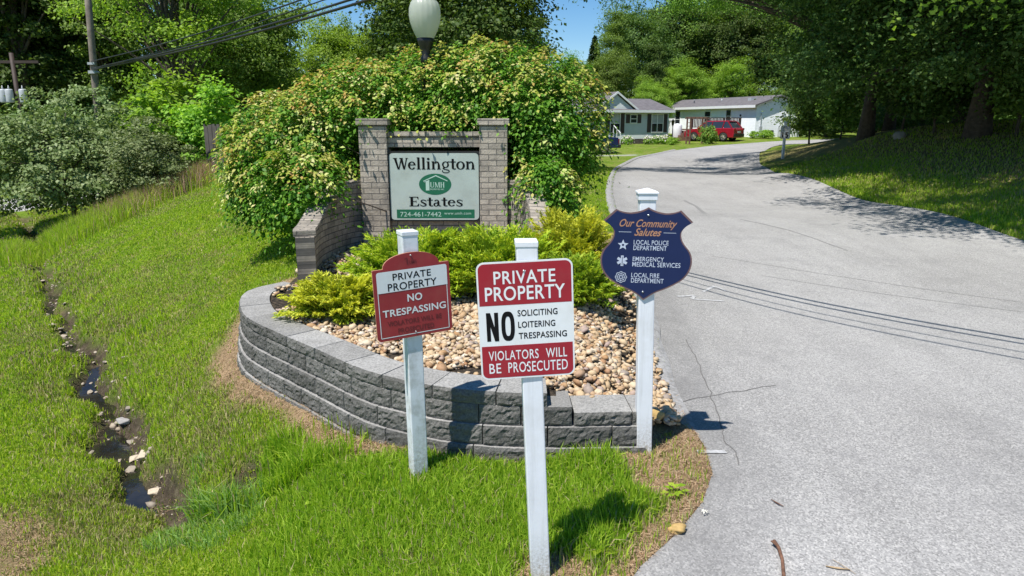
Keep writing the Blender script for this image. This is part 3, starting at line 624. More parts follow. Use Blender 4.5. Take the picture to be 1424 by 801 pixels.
def flat_poly(mb, pts, y, m=0): mb.add([(x, y, z) for x, z in pts], [tuple(range(len(pts)))], m)
def rrect(x0, x1, z0, z1, r, n=6, corners=(1, 1, 1, 1)):
    out = []
    for (cx_, cz_, a0, on) in ((x1 - r, z0 + r, -90, corners[0]), (x1 - r, z1 - r, 0, corners[1]), (x0 + r, z1 - r, 90, corners[2]), (x0 + r, z0 + r, 180, corners[3])):
        if on:
            for i in range(n + 1): t = R(a0 + 90 * i / n); out.append((cx_ + r * math.cos(t), cz_ + r * math.sin(t)))
        else:
            t = R(a0 + 45); out.append((cx_ + r * math.copysign(1, math.cos(t)), cz_ + r * math.copysign(1, math.sin(t))))
    return out
def ring_strip(mb, outer, wid, y, m=0):
    """a thin line following a closed outline, on its inside"""
    n = len(outer); ins = []
    for i in range(n):
        a, b, c = outer[i - 1], outer[i], outer[(i + 1) % n]; d1 = Vector((b[0] - a[0], b[1] - a[1])); d2 = Vector((c[0] - b[0], c[1] - b[1]))
        if d1.length < 1e-9: d1 = d2
        if d2.length < 1e-9: d2 = d1
        n1 = Vector((-d1.y, d1.x)).normalized(); n2 = Vector((-d2.y, d2.x)).normalized(); nn = n1 + n2; nn = nn.normalized() if nn.length > 1e-6 else n1
        k = wid / max(.5, nn.dot(n1)); ins.append((b[0] + nn.x * k, b[1] + nn.y * k))
    mb.add([(x, y, z) for x, z in outer] + [(x, y, z) for x, z in ins], [(i, (i + 1) % n, n + (i + 1) % n, n + i) for i in range(n)], m)

def post_parts(root, h, wid, mt, yaw=0, cap='flat', lean=0):
    """square vinyl post in the root's frame; leans sideways"""
    Mx = Matrix.Rotation(yaw, 4, 'Z'); a = wid / 2; mb = MB(); vs = []
    for k, z in enumerate((-.15, h * .5, h)):
        for sx, sy in ((-1, -1), (1, -1), (1, 1), (-1, 1)): p = Mx @ Vector((sx * a, sy * a, z)); vs.append((p.x + lean * z, p.y, z))
    mb.add(vs, [(4 * k + j, 4 * k + (j + 1) % 4, 4 * k + 4 + (j + 1) % 4, 4 * k + 4 + j) for k in (0, 1) for j in range(4)] + [(3, 2, 1, 0), (8, 9, 10, 11)])
    mb.build('post', mt, root, bevel=.006)
    mb = MB(); b = a + (.003 if cap == 'flat' else .008); Mt = Matrix.Translation((lean * h, 0, h)) @ Mx
    if cap == 'flat': mb.box((-b, -b, -.02), (b, b, .006), 0, Mt)
    else:
        mb.box((-b, -b, -.045), (b, b, -.002), 0, Mt); c_ = b + .006
        vs = [Mt @ Vector(p) for p in ((-c_, -c_, -.004), (c_, -c_, -.004), (c_, c_, -.004), (-c_, c_, -.004), (-c_, -c_, .006), (c_, -c_, .006), (c_, c_, .006), (-c_, c_, .006), (0, 0, .028))]
        mb.add(vs, [(0, 1, 5, 4), (1, 2, 6, 5), (2, 3, 7, 6), (3, 0, 4, 7), (4, 5, 8), (5, 6, 8), (6, 7, 8), (7, 4, 8)])
    mb.build('post_cap', mt if cap != 'flat' else M['white_vinyl'], root, bevel=.003)

# ---- the large PRIVATE PROPERTY / NO SOLICITING sign
bx_, by_ = .145, 3.17
root = empty('sign_post', (bx_, by_, .02), 0, 'leaning white post with square red and white sign against soliciting and loitering', 'sign')
post_parts(root, 1.74, .098, M['white_vinyl'], R(3), 'flat', -.046)
ppx = 136 / .457
def mid_map(cx_, cy_):
    """crop pixels of the sign -> x,z in metres about its middle"""
    t = (cy_ - 138) / 617; l, r2 = 563 + 27 * t, 1040 + 15 * t
    return ((cx_ - (l + r2) / 2) / (r2 - l + 0) * .462, (.5 - t) * .605)
def mbox(x0, x1, y0, y1):
    a, b = mid_map(x0, (y0 + y1) / 2)[0], mid_map(x1, (y0 + y1) / 2)[0]; return a, b, mid_map(0, y1)[1], mid_map(0, y0)[1]
def sign_panel_holder(root, x, y, z, yaw, roll, name='sign_panel'):
    Mt = Matrix.Translation((x, y, z)) @ Matrix.Rotation(yaw, 4, 'Z') @ Matrix.Rotation(roll, 4, 'Y'); return Mt
W2, H2 = .2345, .307
mb = MB(); mb.prism(rrect(-W2, W2, -H2, H2, .038), -.002, .002); pan = mb.build('sign_panel', M['sign_white'], root)
pan.matrix_local = sign_panel_holder(root, -.078, -.058, 1.38, R(4), R(-2.4)) @ Matrix.Diagonal((.945, 1, .918, 1))
mb = MB(); i_ = .0085
mb.prism(rrect(-W2 + i_, W2 - i_, mid_map(0, 360)[1], H2 - i_, .030, 6, (0, 1, 1, 0)), -.0026, -.0021); mb.prism(rrect(-W2 + i_, W2 - i_, -H2 + i_, mid_map(0, 577)[1], .030, 6, (1, 0, 0, 1)), -.0026, -.0021)
mb.build('red_field', M['sign_red'], pan)
mb = MB(); yb = -.0032
put_text(mb, 'PRIVATE', *mbox(648, 957, 182, 250), yb, .012, space=1.08); put_text(mb, 'PROPERTY', *mbox(605, 1006, 262, 337), yb, .012, space=1.05)
put_text(mb, 'VIOLATORS', *mbox(622, 873, 604, 656), yb, .006, space=1.1); put_text(mb, 'WILL', *mbox(910, 1017, 604, 656), yb, .006, space=1.1)
put_text(mb, 'BE', *mbox(625, 684, 672, 726), yb, .006, space=1.1); put_text(mb, 'PROSECUTED', *mbox(720, 1021, 670, 727), yb, .006, space=1.1)
mb.build_lines('white_lettering', M['sign_white'], pan)
mb = MB(); yb = -.0028
# heavy condensed N and O, drawn
x0, x1, z0, z1 = mbox(612, 672, 397, 550); t_ = (x1 - x0) * .33
flat_poly(mb, [(x0, z0), (x0 + t_, z0), (x0 + t_, z1), (x0, z1)], yb); flat_poly(mb, [(x1 - t_, z0), (x1, z0), (x1, z1), (x1 - t_, z1)], yb)
flat_poly(mb, [(x0 + .001, z1), (x0 + t_ * 1.05, z1), (x1 - .001, z0), (x1 - t_ * 1.05, z0)], yb - .0003)
x0, x1, z0, z1 = mbox(686, 753, 394, 552); ox, oz = (x0 + x1) / 2, (z0 + z1) / 2; vs = []
for k, (fa, fb) in enumerate(((1, 1), (.40, .66))):
    for i in range(40):
        t = 2 * math.pi * i / 40; ct, st_ = math.cos(t), math.sin(t)
        vs.append((ox + (x1 - x0) / 2 * fa * math.copysign(abs(ct) ** .75, ct), yb, oz + (z1 - z0) / 2 * fb * math.copysign(abs(st_) ** .75, st_)))
mb.add(vs, [(i, (i + 1) % 40, 40 + (i + 1) % 40, 40 + i) for i in range(40)])
for s_, bx in (('SOLICITING', (767, 968, 390, 424)), ('LOITERING', (770, 957, 452, 486)), ('TRESPASSING', (773, 1016, 512, 546))): put_text(mb, s_, *mbox(*bx), yb, .016, space=1.06)
mb.build_lines('black_lettering', M['sign_black'], pan)
for z in (.255, -.243): mb = MB(); mb.lathe([(0, -.007), (.004, -.0065), (.006, -.004), (.006, -.002)], (-.004, 0, z), 12, axis='Y'); mb.build('screw', M['screw'], pan)

# ---- the small red NO TRESPASSING sign with the arched top
root = empty('sign_post', (-.612, 4.17, .03), 0, 'stained white post with small faded red arched no trespassing sign turned sideways', 'sign')
YW = R(27)
post_parts(root, 1.62, .10, M['stained_vinyl'], YW, 'flat', -.012)
Wd, Hb, Ha = .26, .225, .085
def l_out(s=1.0, ins=0.0):
    w_, h_, pts = Wd - ins, Hb - ins, []
    c = .018
    pts += [(-w_ + c, -h_), (w_ - c, -h_), (w_, -h_ + c), (w_, h_ - .004), (w_ - .004, h_)]
    rx_, rz_ = .190, Ha - ins
    for i in range(17): t = math.pi * i / 16; pts.append((rx_ * math.cos(t), h_ + rz_ * math.sin(t) ** .9))
    return pts + [(-w_ + .004, h_), (-w_, h_ - .004), (-w_, -h_ + c)]
pl = Matrix.Translation((-.02 - .060 * math.sin(-YW) * -1 * 0, -.0, 0))
mb = MB(); mb.prism(l_out(), -.006, .006, 0, None, 1); pan = mb.build('sign_panel', [M['faded_red'], M['rust_edge']], root)
off = Matrix.Rotation(YW, 4, 'Z') @ Vector((-.005, -.062, 0))
pan.matrix_local = sign_panel_holder(root, off.x - .012, off.y, 1.20, YW, R(-2.2)) @ Matrix.Diagonal((.93, 1, .985, 1))
U = lambda u: -Wd + 2 * Wd * u
T = lambda t: Hb - 2 * Hb * t
mb = MB(); yb = -.0072
flat_poly(mb, rrect(U(.045), U(.965), T(.325), T(.035), .015, 4, (0, 1, 1, 0)), yb)
ln = [(U(.05), T(.30)), (U(.05), T(.955)), (U(.955), T(.955)), (U(.955), T(.30))]
for a, b in zip(ln[:-1], ln[1:]):
    d = Vector((b[0] - a[0], b[1] - a[1])).normalized(); nn = Vector((-d.y, d.x)) * .0024; flat_poly(mb, [(a[0] - nn.x, a[1] - nn.y), (b[0] - nn.x, b[1] - nn.y), (b[0] + nn.x, b[1] + nn.y), (a[0] + nn.x, a[1] + nn.y)], yb + .0004)
put_text(mb, 'NO', U(.42), U(.615), T(.49), T(.385), yb, .022, space=1.05); put_text(mb, 'TRESPASSING', U(.09), U(.925), T(.665), T(.565), yb, .020, space=1.05)
mb.build_lines('white_lettering', M['sign_white'], pan)
mb = MB(); put_text(mb, 'PRIVATE', U(.25), U(.75), T(.17), T(.075), yb - .0006, .012, space=1.06); put_text(mb, 'PROPERTY', U(.18), U(.82), T(.31), T(.205), yb - .0006, .012, space=1.06)
mb.build_lines('black_lettering', M['sign_black'], pan)
mb = MB(); put_text(mb, 'VIOLATORS WILL BE', U(.14), U(.86), T(.80), T(.73), yb, .02, space=1.04); put_text(mb, 'PROSECUTED', U(.27), U(.75), T(.92), T(.845), yb, .02, space=1.04)
lx, lz = U(.50), Hb + .012; put_text(mb, 'UMH', lx - .012, lx + .035, lz, lz + .026, yb, .01); flat_poly(mb, [(lx - .030, lz), (lx - .020, lz), (lx - .020, lz + .036), (lx - .030, lz + .036)], yb); flat_poly(mb, [(lx - .042, lz + .030), (lx - .025, lz + .038), (lx - .025, lz + .044), (lx - .042, lz + .036)], yb - .0003)
mb.build_lines('faded_lettering', M['dull_red'], pan)
for z in (Hb + Ha - .018, -Hb + .03): mb = MB(); mb.lathe([(0, -.011), (.004, -.0105), (.0055, -.008), (.0055, -.006)], (.0, 0, z), 12, axis='Y'); mb.build('screw', M['screw'], pan)

# ---- the blue shield
root = empty('sign_post', (.905, 4.42, .09), 0, 'white capped post by the road with dark blue shield shaped sign saluting the community', 'sign')
post_parts(root, 1.77, .102, M['white_vinyl'], R(-2), 'pyramid', -.030)
def shp(x, y): return ((x - 392) / 1104, -(y - 432) / 1104)
def sbez(p0, c, p1, n=6): return [tuple((1 - t) ** 2 * np.array(p0) + 2 * t * (1 - t) * np.array(c) + t * t * np.array(p1)) for t in np.linspace(0, 1, n, endpoint=False)]
half = sbez((392, 104), (345, 135), (270, 143), 6) + sbez((270, 143), (210, 142), (170, 120), 5) + [(170, 120)] + sbez((85, 200), (150, 235), (160, 275), 5) + sbez((160, 275), (165, 325), (120, 375), 5) + sbez((120, 375), (74, 420), (74, 480), 5) + sbez((74, 480), (74, 560), (140, 618), 6) + sbez((140, 618), (200, 660), (270, 690), 5) + sbez((270, 690), (340, 715), (384, 762), 5) + [(388, 765)]
full = half + [(784 - x, y) for x, y in half[::-1][1:-1]]
SH = [shp(x, y) for x, y in full]
mb = MB(); mb.prism(SH, -.004, .004); pan = mb.build('sign_panel', M['shield_edge'], root)
pan.matrix_local = sign_panel_holder(root, -.052, -.058, 1.385, R(-6), R(.6))
SHI = [(x * .965, z * .965) for x, z in SH]
mb = MB(); mb.prism(SHI, -.0048, -.0041); mb.build('blue_field', M['shield_blue'], pan)
def sb(x0, x1, y0, y1): a, b = shp(x0, y1), shp(x1, y0); return a[0], b[0], a[1], b[1]
yb = -.0056
mb = MB(); put_text(mb, 'Our Community', *sb(197, 592, 188, 258), yb, .012, .45); put_text(mb, 'Salutes', *sb(302, 488, 250, 304), yb, .016, .45)
mb.build_lines('script_lettering', M['shield_gold'], pan)
mb = MB()
for s_, bx in (('LOCAL POLICE', (301, 541, 333, 366)), ('DEPARTMENT', (301, 531, 372, 405)), ('EMERGENCY', (300, 516, 452, 484)), ('MEDICAL SERVICES', (299, 632, 489, 523)), ('LOCAL FIRE', (296, 491, 568, 601)), ('DEPARTMENT', (296, 523, 606, 639))): put_text(mb, s_, *sb(*bx), yb, .008, space=1.06)
for a, b in ((194, 281), (502, 588)): flat_poly(mb, [shp(a, 280), shp(b, 280), shp(b, 277), shp(a, 277)], yb)
mb.build_lines('pale_lettering', M['shield_print'], pan)
mb = MB()
cxs, czs = shp(228, 371); st = []
for i in range(10): t = R(90 + 36 * i); q_ = .0355 if i % 2 == 0 else .0155; st.append((cxs + q_ * math.cos(t), czs + q_ * math.sin(t)))
mb.mark(); flat_poly(mb, st, yb); mb.add([(cxs + .0075 * math.cos(R(30 * i)), yb - .0003, czs + .0075 * math.sin(R(30 * i))) for i in range(12)], [tuple(range(12))], 1)
mb.mark(); cxs, czs = shp(227, 484)
for a in (90, 30, 150):
    d = Vector((math.cos(R(a)), math.sin(R(a)))); n_ = Vector((-d.y, d.x)); L_, w_ = .034, .0085
    flat_poly(mb, [(cxs + d.x * L_ * i + n_.x * w_ * j, czs + d.y * L_ * i + n_.y * w_ * j) for i, j in ((-1, -1), (1, -1), (1, 1), (-1, 1))], yb - .0002 * (a % 70) / 10)
mb.tube([(cxs, yb - .002, czs - .026), (cxs, yb - .002, czs + .028)], .0014, 5, 1)
mb.mark(); cxs, czs = shp(224, 602)
def oct_(q_, ph=0, n=24): return [(cxs + q_ * (1 + (.07 * math.cos(8 * R(360 * i / n)))) * math.cos(R(360 * i / n + ph)), czs + q_ * (1 + .07 * math.cos(8 * R(360 * i / n))) * math.sin(R(360 * i / n + ph))) for i in range(n)]
ring_strip(mb, oct_(.036, 0, 48), .0035, yb); ring_strip(mb, [(cxs + .024 * math.cos(R(15 * i)), czs + .024 * math.sin(R(15 * i))) for i in range(24)], .003, yb); ring_strip(mb, [(cxs + .012 * math.cos(R(30 * i)), czs + .012 * math.sin(R(30 * i))) for i in range(12)], .004, yb)
for a in range(0, 180, 45):
    d = Vector((math.cos(R(a)), math.sin(R(a)))); n_ = Vector((-d.y, d.x)) * .0016; 
    for s_ in (-1, 1): flat_poly(mb, [(cxs + s_ * d.x * .013 - n_.x, czs + s_ * d.y * .013 - n_.y), (cxs + s_ * d.x * .031 - n_.x, czs + s_ * d.y * .031 - n_.y), (cxs + s_ * d.x * .031 + n_.x, czs + s_ * d.y * .031 + n_.y), (cxs + s_ * d.x * .013 + n_.x, czs + s_ * d.y * .013 + n_.y)], yb - .0003)
mb.build_lines('emblem', [M['shield_print'], M['shield_blue']], pan)
for p in ((392, 158), (382, 704)): x, z = shp(*p); mb = MB(); mb.lathe([(0, -.011), (.004, -.0105), (.0065, -.008), (.0065, -.004)], (x, 0, z), 12, axis='Y'); mb.build('screw', M['screw'], pan)

# ------------------------------------------------------------------ brick entrance sign
def uv_box(o, s=1.0):
    me = o.data; uv = me.uv_layers.new(name='UVMap'); co = np.empty(len(me.vertices) * 3); me.vertices.foreach_get('co', co); co = co.reshape(-1, 3)
    for p in me.polygons:
        n = p.normal
        for li in p.loop_indices:
            c = co[me.loops[li].vertex_index]
            if abs(n.z) > .8: u = (c[0], c[1])
            elif abs(n.x) > abs(n.y): u = (c[1] + .05, c[2])
            else: u = (c[0], c[2])
            uv.data[li].uv = (u[0] * s, u[1] * s)
    return o
MX, MY = -1.02, 9.38
mon = empty('entrance_sign', (MX, MY, .5), 0, 'brick entrance sign with two pillars and pale green Wellington Estates board', 'entrance sign')
def mbuild(mb, name, mt=None, parent=None, bev=.006):
    o = mb.build(name, mt or M['brick'], parent or mon, bevel=bev); return o
for sx in (-1, 1):
    mb = MB(); mb.box((sx * .78 - .18, -.18, -.15), (sx * .78 + .18, .18, 1.74)); p = uv_box(mbuild(mb, 'pillar'))
    mb = MB(); mb.box((sx * .78 - .205, -.205, 1.743), (sx * .78 + .205, .205, 1.825)); uv_box(mbuild(mb, 'pillar_cap', parent=p))
mb = MB(); mb.box((-.598, -.09, 1.46), (.598, .09, 1.60)); mb.box((-.598, -.11, 1.603), (.598, .11, 1.66)); uv_box(mbuild(mb, 'crosspiece'))
mb = MB(); mb.box((-.598, -.08, -.15), (.598, .08, .50)); uv_box(mbuild(mb, 'lower_wall'))
for sx in (-1, 1):
    pts = smooth_path([(.965, 0), (1.12, -.10), (1.27, -.45), (1.36, -1.0), (1.32, -1.55), (1.24, -1.86)], 40); ds = np.r_[0, np.cumsum(np.hypot(*np.diff(pts, axis=0).T))]
    mb = MB(); vs, uvs = [], []
    for i, p in enumerate(pts):
        d = pts[min(i + 1, 39)] - pts[max(i - 1, 0)]; d /= np.hypot(*d); n = np.array([d[1], -d[0]]); f = ds[i] / ds[-1]
        top = .98 - .42 * sstep(.05, .80, f) + (0.0 if f > .1 else .01)
        for s_, z in ((-.1, -.15), (-.1, top), (.1, top), (.1, -.15)): vs.append(((p[0] + n[0] * s_) * sx, p[1] + n[1] * s_, z))
    mb.add(vs, [(4 * i + j, 4 * i + (j + 1) % 4, 4 * i + 4 + (j + 1) % 4, 4 * i + 4 + j) for i in range(39) for j in range(4)] + [(0, 1, 2, 3), (156, 157, 158, 159)])
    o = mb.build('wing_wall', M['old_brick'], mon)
    me = o.data; uv = me.uv_layers.new(name='UVMap'); 
    for pl_ in me.polygons:
        for li in pl_.loop_indices:
            c = me.vertices[me.loops[li].vertex_index].co; k = int(np.argmin((pts[:, 0] * sx - c.x) ** 2 + (pts[:, 1] - c.y) ** 2)); 
            uv.data[li].uv = (ds[k] + .05, c.z) if abs(pl_.normal.z) < .75 else (ds[k], (c.x - pts[k, 0] * sx) + (c.y - pts[k, 1]))
    # brick-on-edge coping that follows the sweep
    mc = MB()
    for i in range(0, 38):
        f0, f1 = ds[i] / ds[-1], ds[i + 1] / ds[-1]; a, b = pts[i], pts[i + 1]; d = (b - a) / np.hypot(*(b - a)); n = np.array([d[1], -d[0]]); g_ = d * .006
        zz = [.98 - .42 * sstep(.05, .80, f) + .003 for f in (f0, f1)]; vs = []
        for (p, z) in ((a + g_, zz[0]), (b - g_, zz[1])):
            for s_, h in ((-.12, 0), (-.12, .06), (.12, .06), (.12, 0)): vs.append(((p[0] + n[0] * s_) * sx, p[1] + n[1] * s_, z + h))
        mc.add(vs, [(j, (j + 1) % 4, 4 + (j + 1) % 4, 4 + j) for j in range(4)] + [(0, 1, 2, 3), (7, 6, 5, 4)])
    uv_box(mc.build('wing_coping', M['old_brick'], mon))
# sign board: crop pixels about (511,430)
kx, kz = 1.17 / 798, .885 / 600
def bp(x, y): return ((x - 511) * kx, .955 - (y - 430) * kz)
def bb(x0, x1, y0, y1): a, b = bp(x0, y1), bp(x1, y0); return a[0], b[0], a[1], b[1]
mb = MB(); a = bb(100, 922, 120, 742); mb.prism(rrect(*a, .03), -.145, -.02); board = mb.build('sign_board', M['frame_black'], mon)
mb = MB(); a = bb(113, 909, 137, 727); mb.prism(rrect(*a, .05), -.149, -.1455); mb.build('board_face', M['board'], board)
yb = -.1505
mb = MB(); a = bb(165, 868, 634, 712); flat_poly(mb, [(a[0], a[2]), (a[1], a[2]), (a[1], a[3]), (a[0], a[3])], yb)
flat_poly(mb, [(bp(518, 0)[0] + 145 * kx * math.cos(R(9 * i)), bp(0, 409)[1] + 94 * kz * math.sin(R(9 * i))) for i in range(40)], yb); mb.build('green_emblem', M['board_green'], board)
yb = -.1518; mb = MB()
put_text(mb, '724-461-7442', *bb(196, 567, 656, 698), yb, .0); put_text(mb, 'www.umh.com', *bb(594, 836, 655, 680), yb, .0, space=1.1)
put_text(mb, 'PROPERTIES, INC.', *bb(472, 600, 447, 462), yb, .01)
def bpoly(pts, y=yb): flat_poly(mb, [bp(*p) for p in pts], y)
mb.mark(); bpoly([(413, 386), (525, 338), (525, 328), (413, 378)]); bpoly([(525, 328), (525, 338), (629, 384), (629, 376)]); bpoly([(434, 384), (466, 370), (466, 464), (434, 464)], yb - .0003); bpoly([(420, 388), (440, 379), (440, 386), (420, 393)], yb - .0006)
# serif capitals for the emblem and the two words, drawn from stems, bowls and slab serifs
def G_rect(x0, x1, y0, y1): return [[(x0, y0), (x1, y0), (x1, y1), (x0, y1)]]
def G_arc(cx_, cy_, rx_, ry_, tx, ty, a0=0, a1=360, n=22):
    out = []; st = [a0 + (a1 - a0) * i / n for i in range(n + 1)]
    for p, q_ in zip(st[:-1], st[1:]):
        c0, s0, c1, s1 = math.cos(R(p)), math.sin(R(p)), math.cos(R(q_)), math.sin(R(q_))
        out.append([(cx_ + rx_ * c0, cy_ + ry_ * s0), (cx_ + rx_ * c1, cy_ + ry_ * s1), (cx_ + (rx_ - tx) * c1, cy_ + (ry_ - ty) * s1), (cx_ + (rx_ - tx) * c0, cy_ + (ry_ - ty) * s0)])
    return out
def stem(x, w_, y0, y1, s0=True, s1=True, sv=.07): 
    o = G_rect(x, x + w_, y0, y1)
    if s0: o += G_rect(x - sv, x + w_ + sv, y0, y0 + .05)
    if s1: o += [[(x - sv, y1 - .06), (x + w_, y1 - .06), (x + w_, y1), (x - sv * .4, y1)]] if s1 == 'f' else G_rect(x - sv, x + w_ + sv, y1 - .05, y1)
    return o
S_ = .17
GL = {
    'W': ([[(0.02, 1), (.22, 1), (.42, 0), (.30, 0)], [(.36, 0), (.44, 0), (.62, .85), (.54, .85)], [(.50, 1), (.70, 1), (.86, 0), (.74, 0)], [(.78, 0), (.86, 0), (1.06, 1), (.98, 1)]] + G_rect(-.05, .29, .95, 1) + G_rect(.44, .74, .95, 1) + G_rect(.92, 1.14, .95, 1), 1.10),
    'e': (G_arc(.31, .34, .31, .35, S_, .06, 25, 325) + G_rect(.15, .60, .36, .42) + [[(.46, .42), (.60, .42), (.585, .48), (.45, .48)]], .66),
    'l': (stem(.08, S_, 0, 1.05, True, 'f'), .38), 'i': (stem(.08, S_, 0, .70, True, 'f') + G_arc(.165, .92, .105, .105, .105, .105), .38),
    'n': (stem(.08, S_, 0, .70, True, 'f') + G_arc(.43, .40, .22, .30, .14, .10, 0, 150) + stem(.50, S_, 0, .42, True, False), .80),
    'g': (G_arc(.30, .42, .27, .28, .13, .06) + G_arc(.32, -.16, .30, .17, .07, .06, 150, 395) + [[(.14, .20), (.26, .16), (.20, .02), (.06, .06)], [(.08, .06), (.52, -.02), (.58, -.14), (.14, .0)]] + G_rect(.46, .62, .62, .70), .66),
    't': (stem(.12, S_, .08, .92, False, False) + G_rect(-.02, .44, .62, .69) + G_arc(.32, .16, .20, .17, .15, .07, 180, 320), .46),
    'o': (G_arc(.34, .345, .34, .36, .17, .06), .72),
    'E': (stem(.10, .20, 0, 1, False, False) + G_rect(.0, .72, .94, 1) + G_rect(.0, .74, 0, .06) + G_rect(.30, .56, .48, .54) + [[(.72, 1), (.72, .74), (.67, .74), (.60, .95)], [(.74, 0), (.78, .28), (.73, .28), (.60, .05)], [(.56, .38), (.56, .64), (.52, .60), (.52, .42)]], .84),
    's': (G_arc(.26, .52, .22, .19, .10, .07, 30, 250) + G_arc(.26, .18, .25, .20, .11, .07, -150, 75) + [[(.10, .44), (.22, .50), (.44, .24), (.34, .18)], [(.44, .66), (.48, .66), (.48, .48), (.44, .48)], [(.02, .03), (.06, .03), (.06, .22), (.02, .22)]], .56),
    'a': (G_arc(.22, .18, .21, .20, .13, .06, 60, 330) + G_arc(.27, .48, .20, .22, .12, .07, 0, 160) + G_rect(.31, .48, .08, .50) + [[(.40, 0), (.62, 0), (.60, .05), (.48, .10)], [(.12, .32), (.34, .42), (.34, .36), (.20, .30)]], .66),
    'U': (stem(.08, .16, .28, 1, False, True, .06) + G_arc(.40, .28, .32, .29, .15, .07, 180, 360) + stem(.64, .08, .28, 1, False, True, .07), .86),
    'M': (stem(.10, .09, 0, 1, True, False, .07) + [[(.06, 1), (.26, 1), (.56, .05), (.48, 0)], [(.48, 0), (.55, 0), (.84, .95), (.78, 1)]] + stem(.80, .17, 0, 1, True, True, .06), 1.08),
    'H': (stem(.08, .16, 0, 1, True, True, .06) + stem(.56, .16, 0, 1, True, True, .06) + G_rect(.24, .56, .47, .54), .84)}
def serif_word(mb, s, x0, x1, z0, z1, y, m=0):
    mb.mark(); tot = sum(GL[c][1] for c in s); kx_ = (x1 - x0) / tot; x = x0; n = 0
    for c in s:
        for poly in GL[c][0]:
            mb.add([(x + px * kx_, y - .00012 * (n % 7), z0 + pz * (z1 - z0)) for px, pz in poly], [tuple(range(len(poly)))], m); n += 1
        x += GL[c][1] * kx_
a = bb(472, 604, 391, 438); serif_word(mb, 'UMH', *a, yb)
mb.build_lines('pale_lettering', M['board_pale'], board)
mb = MB(); a = bb(152, 884, 178, 277); serif_word(mb, 'Wellington', *a, yb); a = bb(280, 768, 520, 604); serif_word(mb, 'Estates', *a, yb)
mb.build_lines('dark_lettering', M['board_text'], board)

# ---- globe lamp on a post behind the sign
lp = empty('street_lamp', (-1.17, 9.95, .45), 0, 'white frosted glass globe lamp on dark post standing above the big bush', 'lamp')
mb = MB(); mb.lathe([(.0, -.1), (.09, -.1), (.09, .25), (.055, .32), (.05, 2.6), (.075, 2.62), (.075, 2.68), (.05, 2.72), (.08, 2.80), (.105, 2.88), (.115, 2.93), (.0, 2.93)], n=20); mb.build('post', M['black_metal'], lp)
mb = MB(); mb.lathe([(.108, 2.92), (.125, 2.95), (.165, 3.03), (.200, 3.13), (.214, 3.22), (.208, 3.31), (.185, 3.38), (.155, 3.415), (.150, 3.43), (.165, 3.445), (.155, 3.49), (.12, 3.57), (.07, 3.65), (.03, 3.71), (.0, 3.74)], n=48); mb.build('globe', M['globe'], lp)
mb = MB(); mb.lathe([(0, 2.93), (.03, 2.93), (.03, 3.03), (.04, 3.07), (.045, 3.16), (.03, 3.22), (0, 3.24)], n=16); mb.build('bulb', M['sign_white'], lp)

# ------------------------------------------------------------------ foliage tools
def unit(v): return v / np.maximum(np.linalg.norm(v, axis=-1, keepdims=True), 1e-9)
def leaf_quads(c, nrm, L, W, along=None, fold=.12):
    n = len(c); nrm = unit(nrm); t = rng.normal(size=(n, 3)) if along is None else along + rng.normal(0, .35, (n, 3))
    t = unit(t - nrm * (t * nrm).sum(1, keepdims=True)); b = np.cross(nrm, t); L = np.broadcast_to(L, (n,))[:, None]; W = np.broadcast_to(W, (n,))[:, None]
    return np.stack([c - t * L * .5, c + b * W * .5 + nrm * W * fold, c + t * L * .5 - nrm * L * .10, c - b * W * .5 + nrm * W * fold], 1)
def quad_obj(name, Q, mats, mi=None, parent=None):
    n = len(Q); return np_mesh(name, Q.reshape(-1, 3), np.full(n, 4), mats, flat_idx=np.arange(n * 4), mi=mi, parent=parent)
def lobes_points(lobes, n, inner=.5):
    """points through a union of ellipsoids, denser to their outsides; returns point and outward direction"""
    L = np.array(lobes, float); wgt = (L[:, 3] * L[:, 4] + L[:, 4] * L[:, 5] + L[:, 3] * L[:, 5]); k = rng.choice(len(L), n, p=wgt / wgt.sum())
    d = unit(rng.normal(size=(n, 3))); r = rng.uniform(inner ** 2, 1, n) ** .5
    return L[k, :3] + d * L[k, 3:6] * r[:, None], d
def crown(lobes, clumps, per, spread, leaf, flat=.5, up=.55, out=.4, inner=.45, droop=0.0, jitter=.8):
    c, d = lobes_points(lobes, clumps, inner)
    sz = rng.uniform(.5, 1.25, clumps); P_ = np.repeat(c, per, 0) + np.clip(rng.normal(0, 1, (clumps * per, 3)), -1.9, 1.9) * (np.repeat(sz, per)[:, None] * np.array([spread, spread, spread * flat]))
    if droop: P_[:, 2] -= droop * ((P_[:, :2] - np.repeat(c[:, :2], per, 0)) ** 2).sum(1) / spread
    nr = np.repeat(d, per, 0) * out + np.array([0, 0, up]) + rng.normal(0, jitter * .5, (clumps * per, 3))
    L = leaf * rng.uniform(.6, 1.3, len(P_)); return leaf_quads(P_, nr, L, L * .62), c
